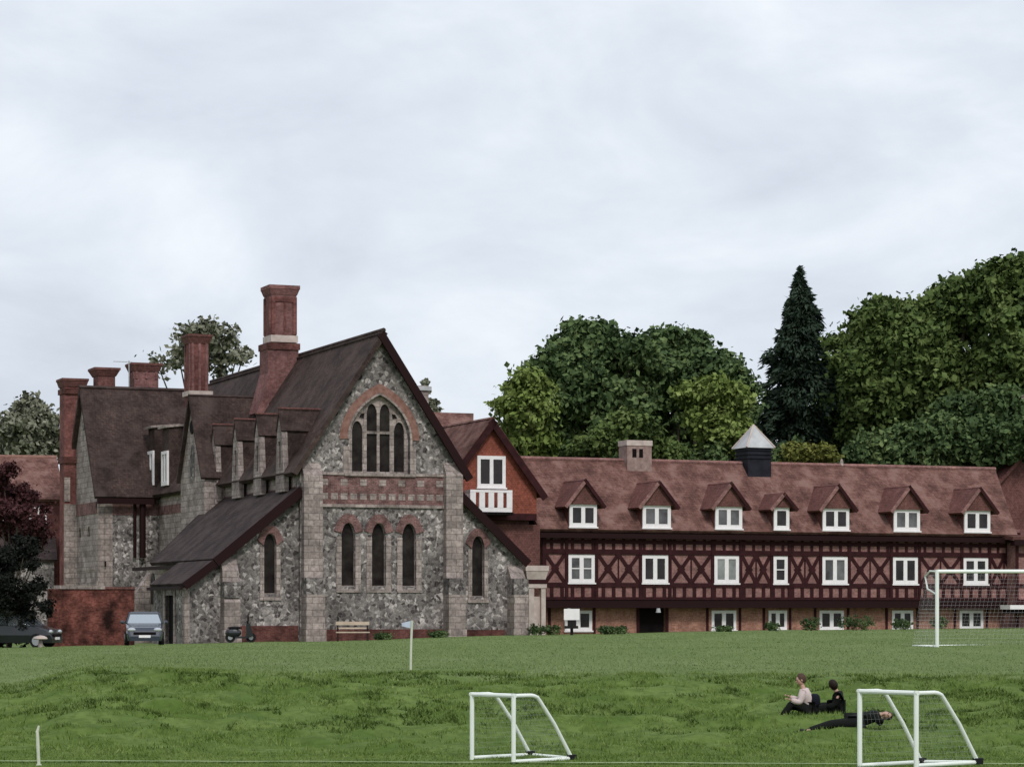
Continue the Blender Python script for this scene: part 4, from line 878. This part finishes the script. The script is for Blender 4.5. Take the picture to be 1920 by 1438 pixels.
tree('broadleaf_tree', 55, 225, [(50,775,26),(25,790,24),(80,800,24),(50,820,32),(100,830,28),(10,835,32),(75,850,28),(-20,820,34)], 7000, .36, 'lf_pale', 'pale olive tree above the red roof at the left edge', TG, shell=.42)
tree('slender_tree', 812, 200, [(795,715,8),(798,735,9),(806,755,12),(815,768,12)], 600, .26, 'lf_pale', 'small grey tree tip beside the right slope of the hall gable', TG, shell=.45, r0=.1)
tree('understory_tree', 1450, 178, [(960+i*38, 866+8*math.sin(i*1.7), 24+6*math.sin(i*2.3)) for i in range(25)], 16000, .26, 'lf_dark', 'long low dark line of foliage just above the roof ridge of the timber framed range', TG, r0=.2)
# conifer
def conifer(px, ptop, D, h_px, wmax_px, label):
    g_ = G(px, D); t_ = thing('conifer', g_, label, 'conifer', None); top = P(px, ptop, D).z-g_.z; wmax = wmax_px/F*D
    n = 60000; q = rng.random(n)**.62; hgt = top*(1-q*.93); tier = 34
    ang = rng.uniform(0, 6.283, n); br = np.floor(q*tier)
    tab = np.random.default_rng(3).uniform(.38, 1.12, (tier+1, 9)); sec = ((ang/6.2832*9+br*.37) % 9).astype(int)
    rad = wmax*(q**.9)*tab[br.astype(int), sec]*1.15*(.80 + .2*np.sin(ang*3+br*2.1)*np.cos(br*1.7) + .12*np.sin(ang*7+br*5))
    rr = rad*(1-np.abs(rng.normal(0, .28, n))).clip(0, 1); droop = -.18*rr
    c = np.stack([rr*np.cos(ang), rr*np.sin(ang), hgt+droop+rng.normal(0, .12, n)], 1)
    t = np.stack([np.cos(ang), np.sin(ang), -.45+rng.normal(0, .3, n)], 1) + rng.normal(0, .35, (n, 3)); t /= np.linalg.norm(t, axis=1)[:, None]
    b = np.cross(t, rng.normal(size=(n, 3))); b /= np.linalg.norm(b, axis=1)[:, None]
    s = rng.uniform(.16, .42, n)[:, None]; V = np.stack([c-t*s, c+b*s*.3, c+t*s, c-b*s*.3], 1).reshape(-1, 3)
    raw('crown', V, np.arange(4*n).reshape(-1, 4), M['lf_con'], t_)
    m = MB(); m.tube([(0, 0, -.3), (0, 0, top*.6), (.15, 0, top*1.0)], [.45, .22, .03], 8); m.build('trunk', M['bark'], t_)
    m = MB()
    for k in range(9):
        zz = top*(.99-k*.028); a = k*2.4; l_ = .35+k*.16; m.tube([(0, 0, zz), (math.cos(a)*l_, math.sin(a)*l_, zz+.35)], [.05, .015], 5)
    m.build('branch', M['bark'], t_)
conifer(1500, 503, 188, 0, 235, 'tall dark pointed conifer behind the timber framed range')
# shrubs at the left edge and along the buildings
tree('copper_shrub', 15, 128, [(5,890,24),(28,930,26),(0,960,34),(48,965,20),(-20,930,34),(20,990,30),(75,985,18),(60,1005,22),(85,955,8)], 9000, .14, 'lf_maroon', 'maroon leaved tree against the red roof at the left edge', None, cat='tree', r0=.12, shell=.5)
tree('dark_shrub', 15, 124, [(0,1060,40),(30,1050,24),(10,1110,44),(40,1140,30),(0,1170,44),(30,1185,30),(-40,1100,60),(52,1165,16),(55,1100,18),(66,1110,18),(74,1060,12),(48,1020,20),(60,1035,14),(70,1140,14)], 16000, .11, 'lf_black', 'near black bushy evergreen in the left bottom corner of the buildings', None, cat='shrub', r0=.1)
SG = 'low shrubs against the school walls'
for px, D, w_, h_, mt, lab in ((1605, 146, 62, 24, 'lf_dark', 'wide dark shrub under the wall right of the third ground floor window'), (1520, 146, 24, 22, 'lf_dark', 'dark shrub between the narrow and the wide ground floor windows'),
        (1690, 147, 30, 18, 'lf_dark', 'dark shrub covering the sill of the window left of the far goal'), (1448, 146, 20, 14, 'lf_dark', 'small dark shrub below the narrow ground floor window'),
        (1150, 143, 44, 12, 'lf_dark', 'low green shrub left of the dark doorway'), (1035, 143, 28, 16, 'lf_dark', 'low green shrub beside the pale stone doorcase'), (1357, 144, 24, 8, 'lf_dark', 'tiny shrub below the window right of the dark doorway'),
        (1005, 142, 20, 18, 'lf_dark', 'dark shrub at the foot of the pale stone doorcase'), (820, 136, 26, 10, 'lf_dark', 'low plants by the right buttress of the traceried gable'), (718, 136, 26, 10, 'lf_dark', 'low plants below the middle lancet of the stone hall'), (1760, 147, 22, 20, 'lf_dark', 'dark shrub behind the left post of the far goal')):
    b_ = G(px, D); s_ = D/F; gpy = HZ+(CZ-b_.z)/s_
    k = max(2, int(w_/max(h_, 6)*1.4)); tree('low_shrub', px, D, [(px-w_/2+w_*(i+.5)/k, gpy-h_*.55, h_*.62, rng.uniform(-.15, .15)) for i in range(k)], int(300*k), .075, mt, lab, SG, cat='shrub', r0=.03, flat=.9)

# ================================================================ SMALL THINGS
def round_net(name, patches, r, mat, par, n=10):
    m = MB()
    for p00, p10, p11, p01, a, b in patches:
        p00, p10, p11, p01 = map(Vector, (p00, p10, p11, p01))
        for i in range(a+1):
            t = i/a; m.tube([p00.lerp(p10, t), p01.lerp(p11, t)], r, 3, False)
        for j in range(b+1):
            t = j/b; m.tube([p00.lerp(p01, t), p10.lerp(p11, t)], r, 3, False)
    return m.build(name, M[mat], par)
def small_goal(Bp, Ap, h, dt, db, label, rad=.042, post='goal'):
    """mini goal: Bp near post, Ap far post (ground points); runs back from the mouth by dt at the top, db at the base"""
    o = thing('mini_goal', Bp, label, 'goal', 'small training goals on the lower pitch')
    a = Vector((Ap.x-Bp.x, Ap.y-Bp.y, Ap.z-Bp.z)); z = Vector((0, 0, 1)); back = Vector((-a.y, a.x, 0)).normalized()
    if back.x < 0: back = -back
    o0 = Vector((0, 0, .04)); a0 = a+o0
    T0, T1 = o0+z*h, Vector((a.x, a.y, .04+h))
    for nm, p in (('post', [o0, T0]), ('post', [a0, T1]), ('crossbar', [T0, T1])):
        MB().tube([p[0]-(p[1]-p[0]).normalized()*rad*.9, p[1]+(p[1]-p[0]).normalized()*rad*.9], rad, 10).build(nm, M[post], o, smooth=False)
    for b0, tp in ((o0, T0), (a0, T1)):
        t = tp+back*dt; bb = b0+back*db
        MB().tube([tp, t-back*.14, t-back*.05-z*.012, t+back*.04-z*.045, t+back*.12-z*.13, t.lerp(bb, .45)+back*.05, bb], rad*.85, 10).build('back_stay', M[post], o)
        MB().tube([b0, bb], rad*.85, 10).build('ground_bar', M[post], o)
        MB().tube([bb+Vector((0, 0, -.03)), bb+Vector((0, 0, .07))], [.09, .09], 12).build('rubber_foot', M['rubber'], o)
    MB().tube([o0+back*db, a0+back*db], rad*.8, 10).build('rear_bar', M[post], o)
    round_net('net', [(T0, T0+back*dt, T1+back*dt, T1, 5, 12), (T0+back*dt, o0+back*db, a0+back*db, T1+back*dt, 13, 12), (o0, T0, T0+back*dt, o0+back*db, 13, 10), (a0, T1, T1+back*dt, a0+back*db, 13, 10)], .001, 'net', o)
    return o
D1 = 46.6; b_ = P(963, 1436, D1); a_ = P(885, 1436, D1+.8)
for q in (b_, a_): q.z = gz1(q.x, q.y)
small_goal(b_, a_, (P(0, 1304, D1).z-b_.z)-.04, .55, 1.46, 'smaller looking white training goal standing free in the middle of the lower pitch')
D2 = 42.6; b_ = P(1718, 1438, D2); a_ = P(1612, 1438, D2+.95)
for q in (b_, a_): q.z = gz1(q.x, q.y)
small_goal(b_, a_, (P(0, 1299, D2).z-b_.z)-.04, .58, 1.54, 'white training goal in front of the reclining people')
# far full size goal
Dg = 84.0; gp = G(1757, Dg); FG = thing('football_goal', gp, 'full size white football goal on the upper field, crossbar leaving the picture', 'goal')
hg = P(0, 1071, Dg).z-gp.z; rdir = Vector((1, -.03, 0)).normalized(); bk = Vector((-.20, 1, 0)).normalized(); rr = rdir*7.32
gl = lambda v: Vector((v.x, v.y, gz1(gp.x+v.x, gp.y+v.y)-gp.z + v.z))
p0, p1 = Vector((0, 0, 0)), gl(rr); t0_, t1_ = Vector((0, 0, hg)), Vector((rr.x, rr.y, hg))
MB().tube([p0, t0_+Vector((0, 0, .06))], .062, 12).build('post', M['goal'], FG); MB().tube([p1, t1_+Vector((0, 0, .06))], .062, 12).build('post', M['goal'], FG)
MB().tube([t0_, t1_], .06, 12).build('crossbar', M['goal'], FG)
bt0, bt1 = t0_+bk*1.1, t1_+bk*1.1; bb0, bb1 = gl(bk*2.3), gl(rr+bk*2.3)
for a, b, c in ((t0_, bt0, p0), (t1_, bt1, p1)): MB().tube([a, a.lerp(b, .6)+Vector((0, 0, .02)), b+Vector((0, 0, -.15)), a.lerp(b, .8)+Vector((0, 0, -.55)), a+Vector((0, 0, -.75))], .028, 8).build('net_bracket', M['goal'], FG)
MB().tube([p0, bb0, bb1, p1], .03, 8).build('ground_frame', M['goal'], FG)
round_net('net', [(t0_, bt0, bt1, t1_, 8, 56), (bt0, bb0, bb1, bt1, 20, 56), (p0, t0_, bt0, bb0, 20, 14), (p1, t1_, bt1, bb1, 20, 14)], .0015, 'netw', FG)
# corner flag and post
g_ = G(770, 65.5); CF = thing('corner_flag', g_, 'ivory corner pole with a small pale blue flag on the upper field', 'corner flag')
h_ = P(0, 1163, 65.5).z-g_.z; MB().tube([(0, 0, 0), (.01, 0, h_*.5), (.035, 0, h_)], .03, 10).build('pole', M['pole'], CF)
fx = [(.035-.26*i/6, .02*math.sin(i*1.2)) for i in range(7)]
m = MB()
m.add([(x, y, h_+.0-.01*i) for i, (x, y) in enumerate(fx)] + [(x, y, h_-.2+.01*i) for i, (x, y) in enumerate(fx)] + [(x, y+.006, h_-.01*i) for i, (x, y) in enumerate(fx)] + [(x, y+.006, h_-.2+.01*i) for i, (x, y) in enumerate(fx)], [(i, i+1, i+8, i+7) for i in range(6)] + [(i+14, i+21, i+22, i+15) for i in range(6)])
m.build('flag', M['flag'], CF)
g_ = G(73, 45.6); h_ = P(0, 1360, 45.6).z-g_.z; MP = thing('marker_post', g_, 'thin ivory marker post without a flag at the lower left touchline', 'post')
MB().tube([(0, 0, 0), (-.02, 0, h_*.6), (-.03, 0, h_*.85), (.0, 0, h_)], [.03, .03, .028, .018], 8).build('pole', M['pole'], MP)
MB().tube([(0, 0, -.02), (0, 0, .05)], [.06, .045], 10).build('spring_base', M['pole'], MP)
# bench in front of the hall
Db = 134.5; g_ = G(661, Db); BN = thing('park_bench', g_, 'wooden bench with pale slats below the lancets of the stone hall', 'bench', rz=R(6))
bw = 63/F*Db; zb = lambda py: P(0, py, Db).z-g_.z
MB().box(-bw/2, bw/2, -.5, -.06, .42, .48).build('seat', M['bench'], BN)
MB().box(-bw/2, bw/2, -.08+.08, .05, .82, 1.0).box(-bw/2+.04, bw/2-.04, .01, .04, .62, .70).build('backrest', M['bench'], BN)
for sx in (-1, 1):
    for yy in (-.48, .0): MB().box(sx*(bw/2-.1)-.04, sx*(bw/2-.1)+.04, yy, yy+.08, -.05, .42 if yy < -.1 else .82).build('leg', M['benchd'], BN)
    MB().box(sx*(bw/2-.1)-.04, sx*(bw/2-.1)+.04, -.5, .05, .6, .66).build('armrest', M['benchd'], BN)
# cars
def car(px, D, yaw, label, paint, L_=4.0, W_=1.72, Hh=1.48):
    g_ = G(px, D); o = thing('parked_car', g_, label, 'car', None, rz=yaw)
    # side profile stations along y (front at -y): (y, hood/roof height, half width at belt)
    prof = [(-2.0, .42, .70), (-1.93, .66, .76), (-1.75, .80, .81), (-1.1, .95, .85), (-.95, .99, .86), (.2, 1.0, .86), (1.5, 1.0, .85), (1.85, .98, .80), (1.98, .70, .74), (2.0, .42, .70)]
    vs = []; fs = []
    for (y_, z_, w_) in prof:
        for sx, zz, k in ((-1, .22, .93), (-1, .55, 1.0), (-1, z_-.05, .98), (-1, z_, .88), (1, z_, .88), (1, z_-.05, .98), (1, .55, 1.0), (1, .22, .93)): vs.append((sx*w_*k, y_, min(zz, z_) if zz != .22 else .22))
    for i in range(len(prof)-1): fs += [(i*8+k, i*8+(k+1) % 8, (i+1)*8+(k+1) % 8, (i+1)*8+k) for k in range(8)]
    fs += [tuple(range(8)), tuple(reversed(range((len(prof)-1)*8, len(prof)*8)))]
    b = MB().add(vs, fs).build('body', M[paint], o, smooth=False)
    cab = [(-1.0, .98, .80), (-.42, 1.40, .66), (.1, 1.47, .65), (1.2, 1.42, .64), (1.82, .98, .74)]
    vs = []; fs = []
    for (y_, z_, w_) in cab: vs += [(-w_, y_, z_), (w_, y_, z_)]
    # greenhouse glass
    base = [(-.80, -1.0, .97), (.80, -1.0, .97), (.80, 1.80, .97), (-.80, 1.80, .97)]; top = [(-.64, -.42, 1.40), (.64, -.42, 1.40), (.63, 1.25, 1.42), (-.63, 1.25, 1.42)]
    MB().add(base+top, [(0,1,5,4),(1,2,6,5),(2,3,7,6),(3,0,4,7),(0,3,2,1)]).build('window_glass', M['carglass'], o)
    MB().add([(-.66,-.46,1.40),(.66,-.46,1.40),(.66,1.3,1.42),(-.66,1.3,1.42),(-.60,-.3,1.475),(.60,-.3,1.475),(.58,1.15,1.485),(-.58,1.15,1.485)], [(0,3,2,1),(4,5,6,7),(0,1,5,4),(1,2,6,5),(2,3,7,6),(3,0,4,7)]).build('roof', M[paint], o)
    for sx in (-1, 1):
        for a, b, q in (((sx*.79, -1.0, .98), (sx*.65, -.44, 1.42), .035), ((sx*.80, 1.78, .98), (sx*.64, 1.25, 1.42), .05), ((sx*.81, .15, .98), (sx*.66, .2, 1.42), .035)): MB().tube([a, b], q, 6).build('pillar', M[paint], o)
    for sx in (-1, 1):
        MB().ball((sx*.58, -1.90, .70), (.19, .10, .09), 12, 8).build('headlight', M['lamp'], o)
        MB().ball((sx*.97, -.72, 1.02), (.11, .06, .08), 10, 6).build('wing_mirror', M[paint], o)
        for yy in (-1.28, 1.25):
            w_ = MB().tube([(sx*.68, yy, .31), (sx*.87, yy, .31)], .31, 18).build('wheel', M['rubber'], o); MB().tube([(sx*.875, yy, .31), (sx*.882, yy, .31)], .2, 14).build('rim', M['alloy'], w_)
    MB().box(-.26, .26, -2.03, -2.0, .36, .47).build('number_plate', M['white'], o)
    MB().box(-.5, .5, -2.015, -1.99, .50, .60).build('grille', M['void'], o)
    o.scale = (1.06, 1, 1.1); return o
car(270, 126, R(9), 'dark navy hatchback with a bright reflecting windscreen beside the brick wall', 'navy')
car(32, 124, R(80), 'dark car half hidden by the black evergreen at the left edge', 'darkcar')
# mushroom shaped stone
g_ = G(76, 121.0); SS = thing('staddle_stone', g_, 'pale mushroom shaped stone in front of the half hidden dark car', 'garden stone')
MB().tube([(0, 0, -.05), (0, 0, .38)], [.13, .08], 10).build('stem', M['stone'], SS)
MB().tube([(0, 0, .36), (0, 0, .40), (0, 0, .47), (0, 0, .53), (0, 0, .56)], [.28, .33, .29, .17, .03], 14).build('cap', M['palestone'], SS)
# motor scooter at the aisle corner
g_ = G(452, 134); MS = thing('motor_scooter', g_, 'small black motor scooter parked at the left corner buttress of the hall', 'motor scooter', rz=R(8))
for x_ in (-.55, .5):
    w_ = MB().tube([(x_, -.06, .26), (x_, .06, .26)], .26, 16).build('wheel', M['rubber'], MS); MB().tube([(x_, -.065, .26), (x_, .065, .26)], .12, 12).build('rim', M['alloy'], w_)
MB().add([(.25,-.2,.2),(.62,-.22,.35),(.45,-.24,1.0),(.25,-.2,.95),(.25,.2,.2),(.62,.22,.35),(.45,.24,1.0),(.25,.2,.95)], [(0,1,2,3),(7,6,5,4),(0,4,5,1),(1,5,6,2),(2,6,7,3),(3,7,4,0)]).build('leg_shield', M['darkcar'], MS)
MB().box(-.3, .3, -.16, .16, .22, .32).ball((-.4, 0, .5), (.42, .19, .24)).build('body', M['darkcar'], MS)
MB().ball((-.32, 0, .76), (.38, .15, .08)).build('seat', M['rubber'], MS)
MB().tube([(.36, 0, .95), (.32, 0, 1.08)], .05, 8).tube([(.3, -.33, 1.1), (.3, .33, 1.1)], .025, 8).ball((.36, -.02, 1.28), (.05, .16, .22)).build('handlebar', M['iron'], MS)
# white board on a post near the doorcase
g_ = G(1072, 140); WB = thing('notice_board', g_, 'small bright white board on a dark post near the pale doorcase', 'notice board')
zz = lambda py: P(0, py, 140).z-g_.z
MB().box(-.42, .42, -.04, .04, zz(1162), zz(1141)).build('board', M['white'], WB); MB().box(-.38, .34, -.3, .3, zz(1178), zz(1173)).build('shelf', M['iron'], WB)
MB().box(-.08, .08, -.05, .05, -.1, zz(1162)).build('post', M['iron'], WB)

# ================================================================ PEOPLE
def body(name, joints, edges, mat, parent, sub=2):
    """one continuous skinned surface: joints (x,y,z,r), edges; first joint is the root"""
    me = bpy.data.meshes.new(name); me.from_pydata([j[:3] for j in joints], edges, []); o = bpy.data.objects.new(name, me); COL.objects.link(o)
    o.modifiers.new('skin', 'SKIN'); sv = me.skin_vertices[0].data
    for i, j in enumerate(joints): sv[i].radius = (j[3], j[4] if len(j) > 4 else j[3])
    sv[0].use_root = True
    s = o.modifiers.new('sub', 'SUBSURF'); s.levels = sub; s.render_levels = sub
    dg = bpy.context.evaluated_depsgraph_get(); me2 = bpy.data.meshes.new_from_object(o.evaluated_get(dg)); bpy.data.objects.remove(o)
    me2.materials.clear(); me2.materials.append(mat); me2.name = name
    for p in me2.polygons: p.use_smooth = True
    o = bpy.data.objects.new(name, me2); COL.objects.link(o); o.parent = parent; return o
def chain(n, start=0): return [(i, i+1) for i in range(start, start+n-1)]
def person(gp, pose, label, top, trousers, hair, name='person'):
    """pose: dict of joint -> (x, y, z) in metres from gp"""
    o = thing(name, gp, label, 'person'); J = {k: Vector(v) for k, v in pose.items()}
    hip, chest, neck, head = J['hip'], J['chest'], J['neck'], J['head']
    side = J['side'].normalized()
    js = [(*hip, .09, .08), (*hip.lerp(chest, .5), .08, .07), (*chest, .08, .07), (*neck, .05), (*head.lerp(neck, .45), .055)]; ed = chain(5)
    def limb(start, pts, rs):
        b = len(js); prev = start
        for p, r in zip(pts, rs): js.append((*p, r)); ed.append((prev, len(js)-1)); prev = len(js)-1
        return prev
    for s, kk in ((-1, 'l'), (1, 'r')):
        sh = chest+side*s*.17+(neck-chest)*.35
        limb(2, [sh, J['elbow_'+kk], J['wrist_'+kk]], [.035, .034, .028])
        th = hip+side*s*.09
        limb(0, [th, J['knee_'+kk], J['ankle_'+kk]], [.085, .058, .038])
    body('body', js, ed, M['skin'], o, 1)
    # head with face
    fwd = J['face'].normalized(); up = (head-neck).normalized(); rt = fwd.cross(up).normalized()
    hb = MB(); hb.ball((0, 0, 0), (.075, .095, .115), 14, 10); hb.ball((0, .098, -.012), (.014, .02, .022), 8, 6); hb.ball((-.078, 0, -.01), (.012, .02, .03), 8, 6); hb.ball((.078, 0, -.01), (.012, .02, .03), 8, 6); hb.ball((0, .085, -.055), (.025, .012, .008), 8, 6)
    Mx = Matrix.Translation(head) @ Matrix((rt, fwd, up)).transposed().to_4x4()
    hd = hb.build('head', M['skin'], o, smooth=True); hd.matrix_local = Mx
    hh = MB(); hh.ball((0, -.028, .024), (.094, .106, .122), 14, 10)
    hr = hh.build('hair', M[hair], o, smooth=True); hr.matrix_local = Mx
    ey = MB(); ey.ball((-.03, .088, .01), .011, 8, 6); ey.ball((.03, .088, .01), .011, 8, 6); e_ = ey.build('eyes', M['void'], hd)
    # clothes over the same joints
    js = [(*hip.lerp(chest, .08), .185, .165), (*hip.lerp(chest, .5), .175, .155), (*chest, .20, .165), (*chest.lerp(neck, .75), .085)]; ed = chain(4)
    for s, kk in ((-1, 'l'), (1, 'r')):
        sh = chest+side*s*.18+(neck-chest)*.35; limb(2, [sh, J['elbow_'+kk], J['elbow_'+kk].lerp(J['wrist_'+kk], .85)], [.095, .080, .062])
    jk = body('jacket', js, ed, M[top], o, 1)
    for s, kk in ((-1, 'l'), (1, 'r')):
        sh = chest+side*s*.17+(neck-chest)*.35; el_, wr_ = J['elbow_'+kk], J['wrist_'+kk]
        MB().tube([chest.lerp(sh, .5), sh, sh.lerp(el_, .5), el_, el_.lerp(wr_, .5), el_.lerp(wr_, .86)], [.07, .085, .075, .064, .056, .046], 10).build('sleeve', M[top], jk, smooth=True)
    js = [(*hip, .19, .165)]; ed = []
    for s, kk in ((-1, 'l'), (1, 'r')): limb(0, [hip+side*s*.10, J['knee_'+kk], J['knee_'+kk].lerp(J['ankle_'+kk], .92)], [.125, .095, .072])
    body('trousers', js, ed, M[trousers], o, 1)
    for kk in 'lr':
        an = J['ankle_'+kk]; toe = an+J['toe'].normalized()*.2
        body('shoe', [(*an+Vector((0, 0, -.01)), .05), (*an.lerp(toe, .5), .048), (*toe, .035)], chain(3), M['shoe'], o, 1)
        wr = J['wrist_'+kk]; d = (wr-J['elbow_'+kk]).normalized(); q = d.cross(Vector((0, 0, 1))); q = q.normalized() if q.length > .1 else Vector((1, 0, 0))
        js = [(*wr, .026), (*(wr+d*.05), .032, .016)]; ed = [(0, 1)]
        hm = body('hand', js, ed, M['skin'], o, 1)
        fg = MB()
        for i in range(4):
            b = wr+d*.07+q*(-.027+.018*i); l_ = (.055, .065, .06, .045)[i]; fg.tube([b-d*.02, b+d*l_*.55, b+d*l_*.9+Vector((0, 0, -.02))], [.009, .008, .006], 6)
        b = wr+d*.02+q*.03; fg.tube([b, b+d*.03+q*.025, b+d*.055+q*.03], [.010, .009, .007], 6)
        fg.build('fingers', M['skin'], hm)
    return o
s_ = 55.5/F     # metres per photo pixel at the people's distance
ga = G(1514, 55.5); gpyA = HZ+(CZ-ga.z)/s_
def pp(px, py, dy=0, D=55.5, ref=None): 
    ref = ref or ga; q = P(px, py, D+dy); return q-ref
dyB = HZ+(CZ-ga.z)/s_
print('ground row at A', gpyA)
O_ = gpyA-1342
person(ga, dict(hip=pp(1516, 1330+O_), chest=pp(1511, 1303+O_), neck=pp(1505, 1288+O_), head=pp(1501, 1275+O_), side=(.35, 1, 0), face=(-1, -.25, -.15),
    elbow_l=pp(1500, 1318+O_, -.18), wrist_l=pp(1482, 1312+O_, -.22), elbow_r=pp(1498, 1314+O_, .2), wrist_r=pp(1480, 1306+O_, .12),
    knee_l=pp(1484, 1316+O_, -.12), ankle_l=pp(1470, 1344+O_, -.15), knee_r=pp(1482, 1322+O_, .12), ankle_r=pp(1464, 1346+O_, .12), toe=(-1, 0, -.1)),
    'person in pale pink top and navy body warmer sitting with knees drawn up', 'pinktop', 'blackcloth', 'hairb')
pa = bpy.data.objects['person']
js = [(*pp(1519, 1328+O_), .165, .14), (*pp(1517, 1312+O_), .16, .135), (*pp(1516, 1299+O_), .15, .135)]
body('body_warmer', [(a+.10, b, c, r1*1.1, r2*1.1) for a, b, c, r1, r2 in js], chain(3), M['navytop'], pa, 1)
gb = G(1566, 55.9); r_ = lambda px, py, dy=0: pp(px, py, dy, 55.9, gb); s2 = 55.9/F; O2 = (HZ+(CZ-gb.z)/s2)-1328
person(gb, dict(hip=r_(1568, 1317+O2), chest=r_(1575, 1297+O2), neck=r_(1568, 1286+O2), head=r_(1562, 1276+O2), side=(.2, 1, 0), face=(-.5, 1, -.1),
    elbow_l=r_(1566, 1312+O2, -.2), wrist_l=r_(1548, 1318+O2, -.15), elbow_r=r_(1578, 1314+O2, .24), wrist_r=r_(1582, 1330+O2, .26),
    knee_l=r_(1538, 1318+O2, -.1), ankle_l=r_(1514, 1334+O2, -.12), knee_r=r_(1536, 1314+O2, .12), ankle_r=r_(1512, 1332+O2, .14), toe=(-1, 0, .2)),
    'person dressed all in black sitting with legs stretched out to the left on the bank', 'blackcloth', 'blackcloth', 'hair')
gc = G(1600, 53.3); s3 = 53.3/F; O3 = (HZ+(CZ-gc.z)/s3)-1362; r3 = lambda px, py, dy=0: pp(px, py, dy, 53.3, gc)
person(gc, dict(hip=r3(1603, 1349+O3, .0), chest=r3(1634, 1338+O3, .1), neck=r3(1650, 1334+O3, .15), head=r3(1662, 1336+O3, .18), side=(-.1, 1, .15), face=(.3, -1, .2),
    elbow_l=r3(1650, 1350+O3, -.15), wrist_l=r3(1655, 1339+O3, -.3), elbow_r=r3(1645, 1338+O3, .35), wrist_r=r3(1630, 1346+O3, .4),
    knee_l=r3(1558, 1352+O3, -.35), ankle_l=r3(1512, 1366+O3, -.75), knee_r=r3(1554, 1356+O3, -.2), ankle_r=r3(1502, 1371+O3, -.7), toe=(-1, -.2, .1)),
    'person in black lying on the bank, partly behind the nearest goal', 'blackcloth', 'blackcloth', 'hair')
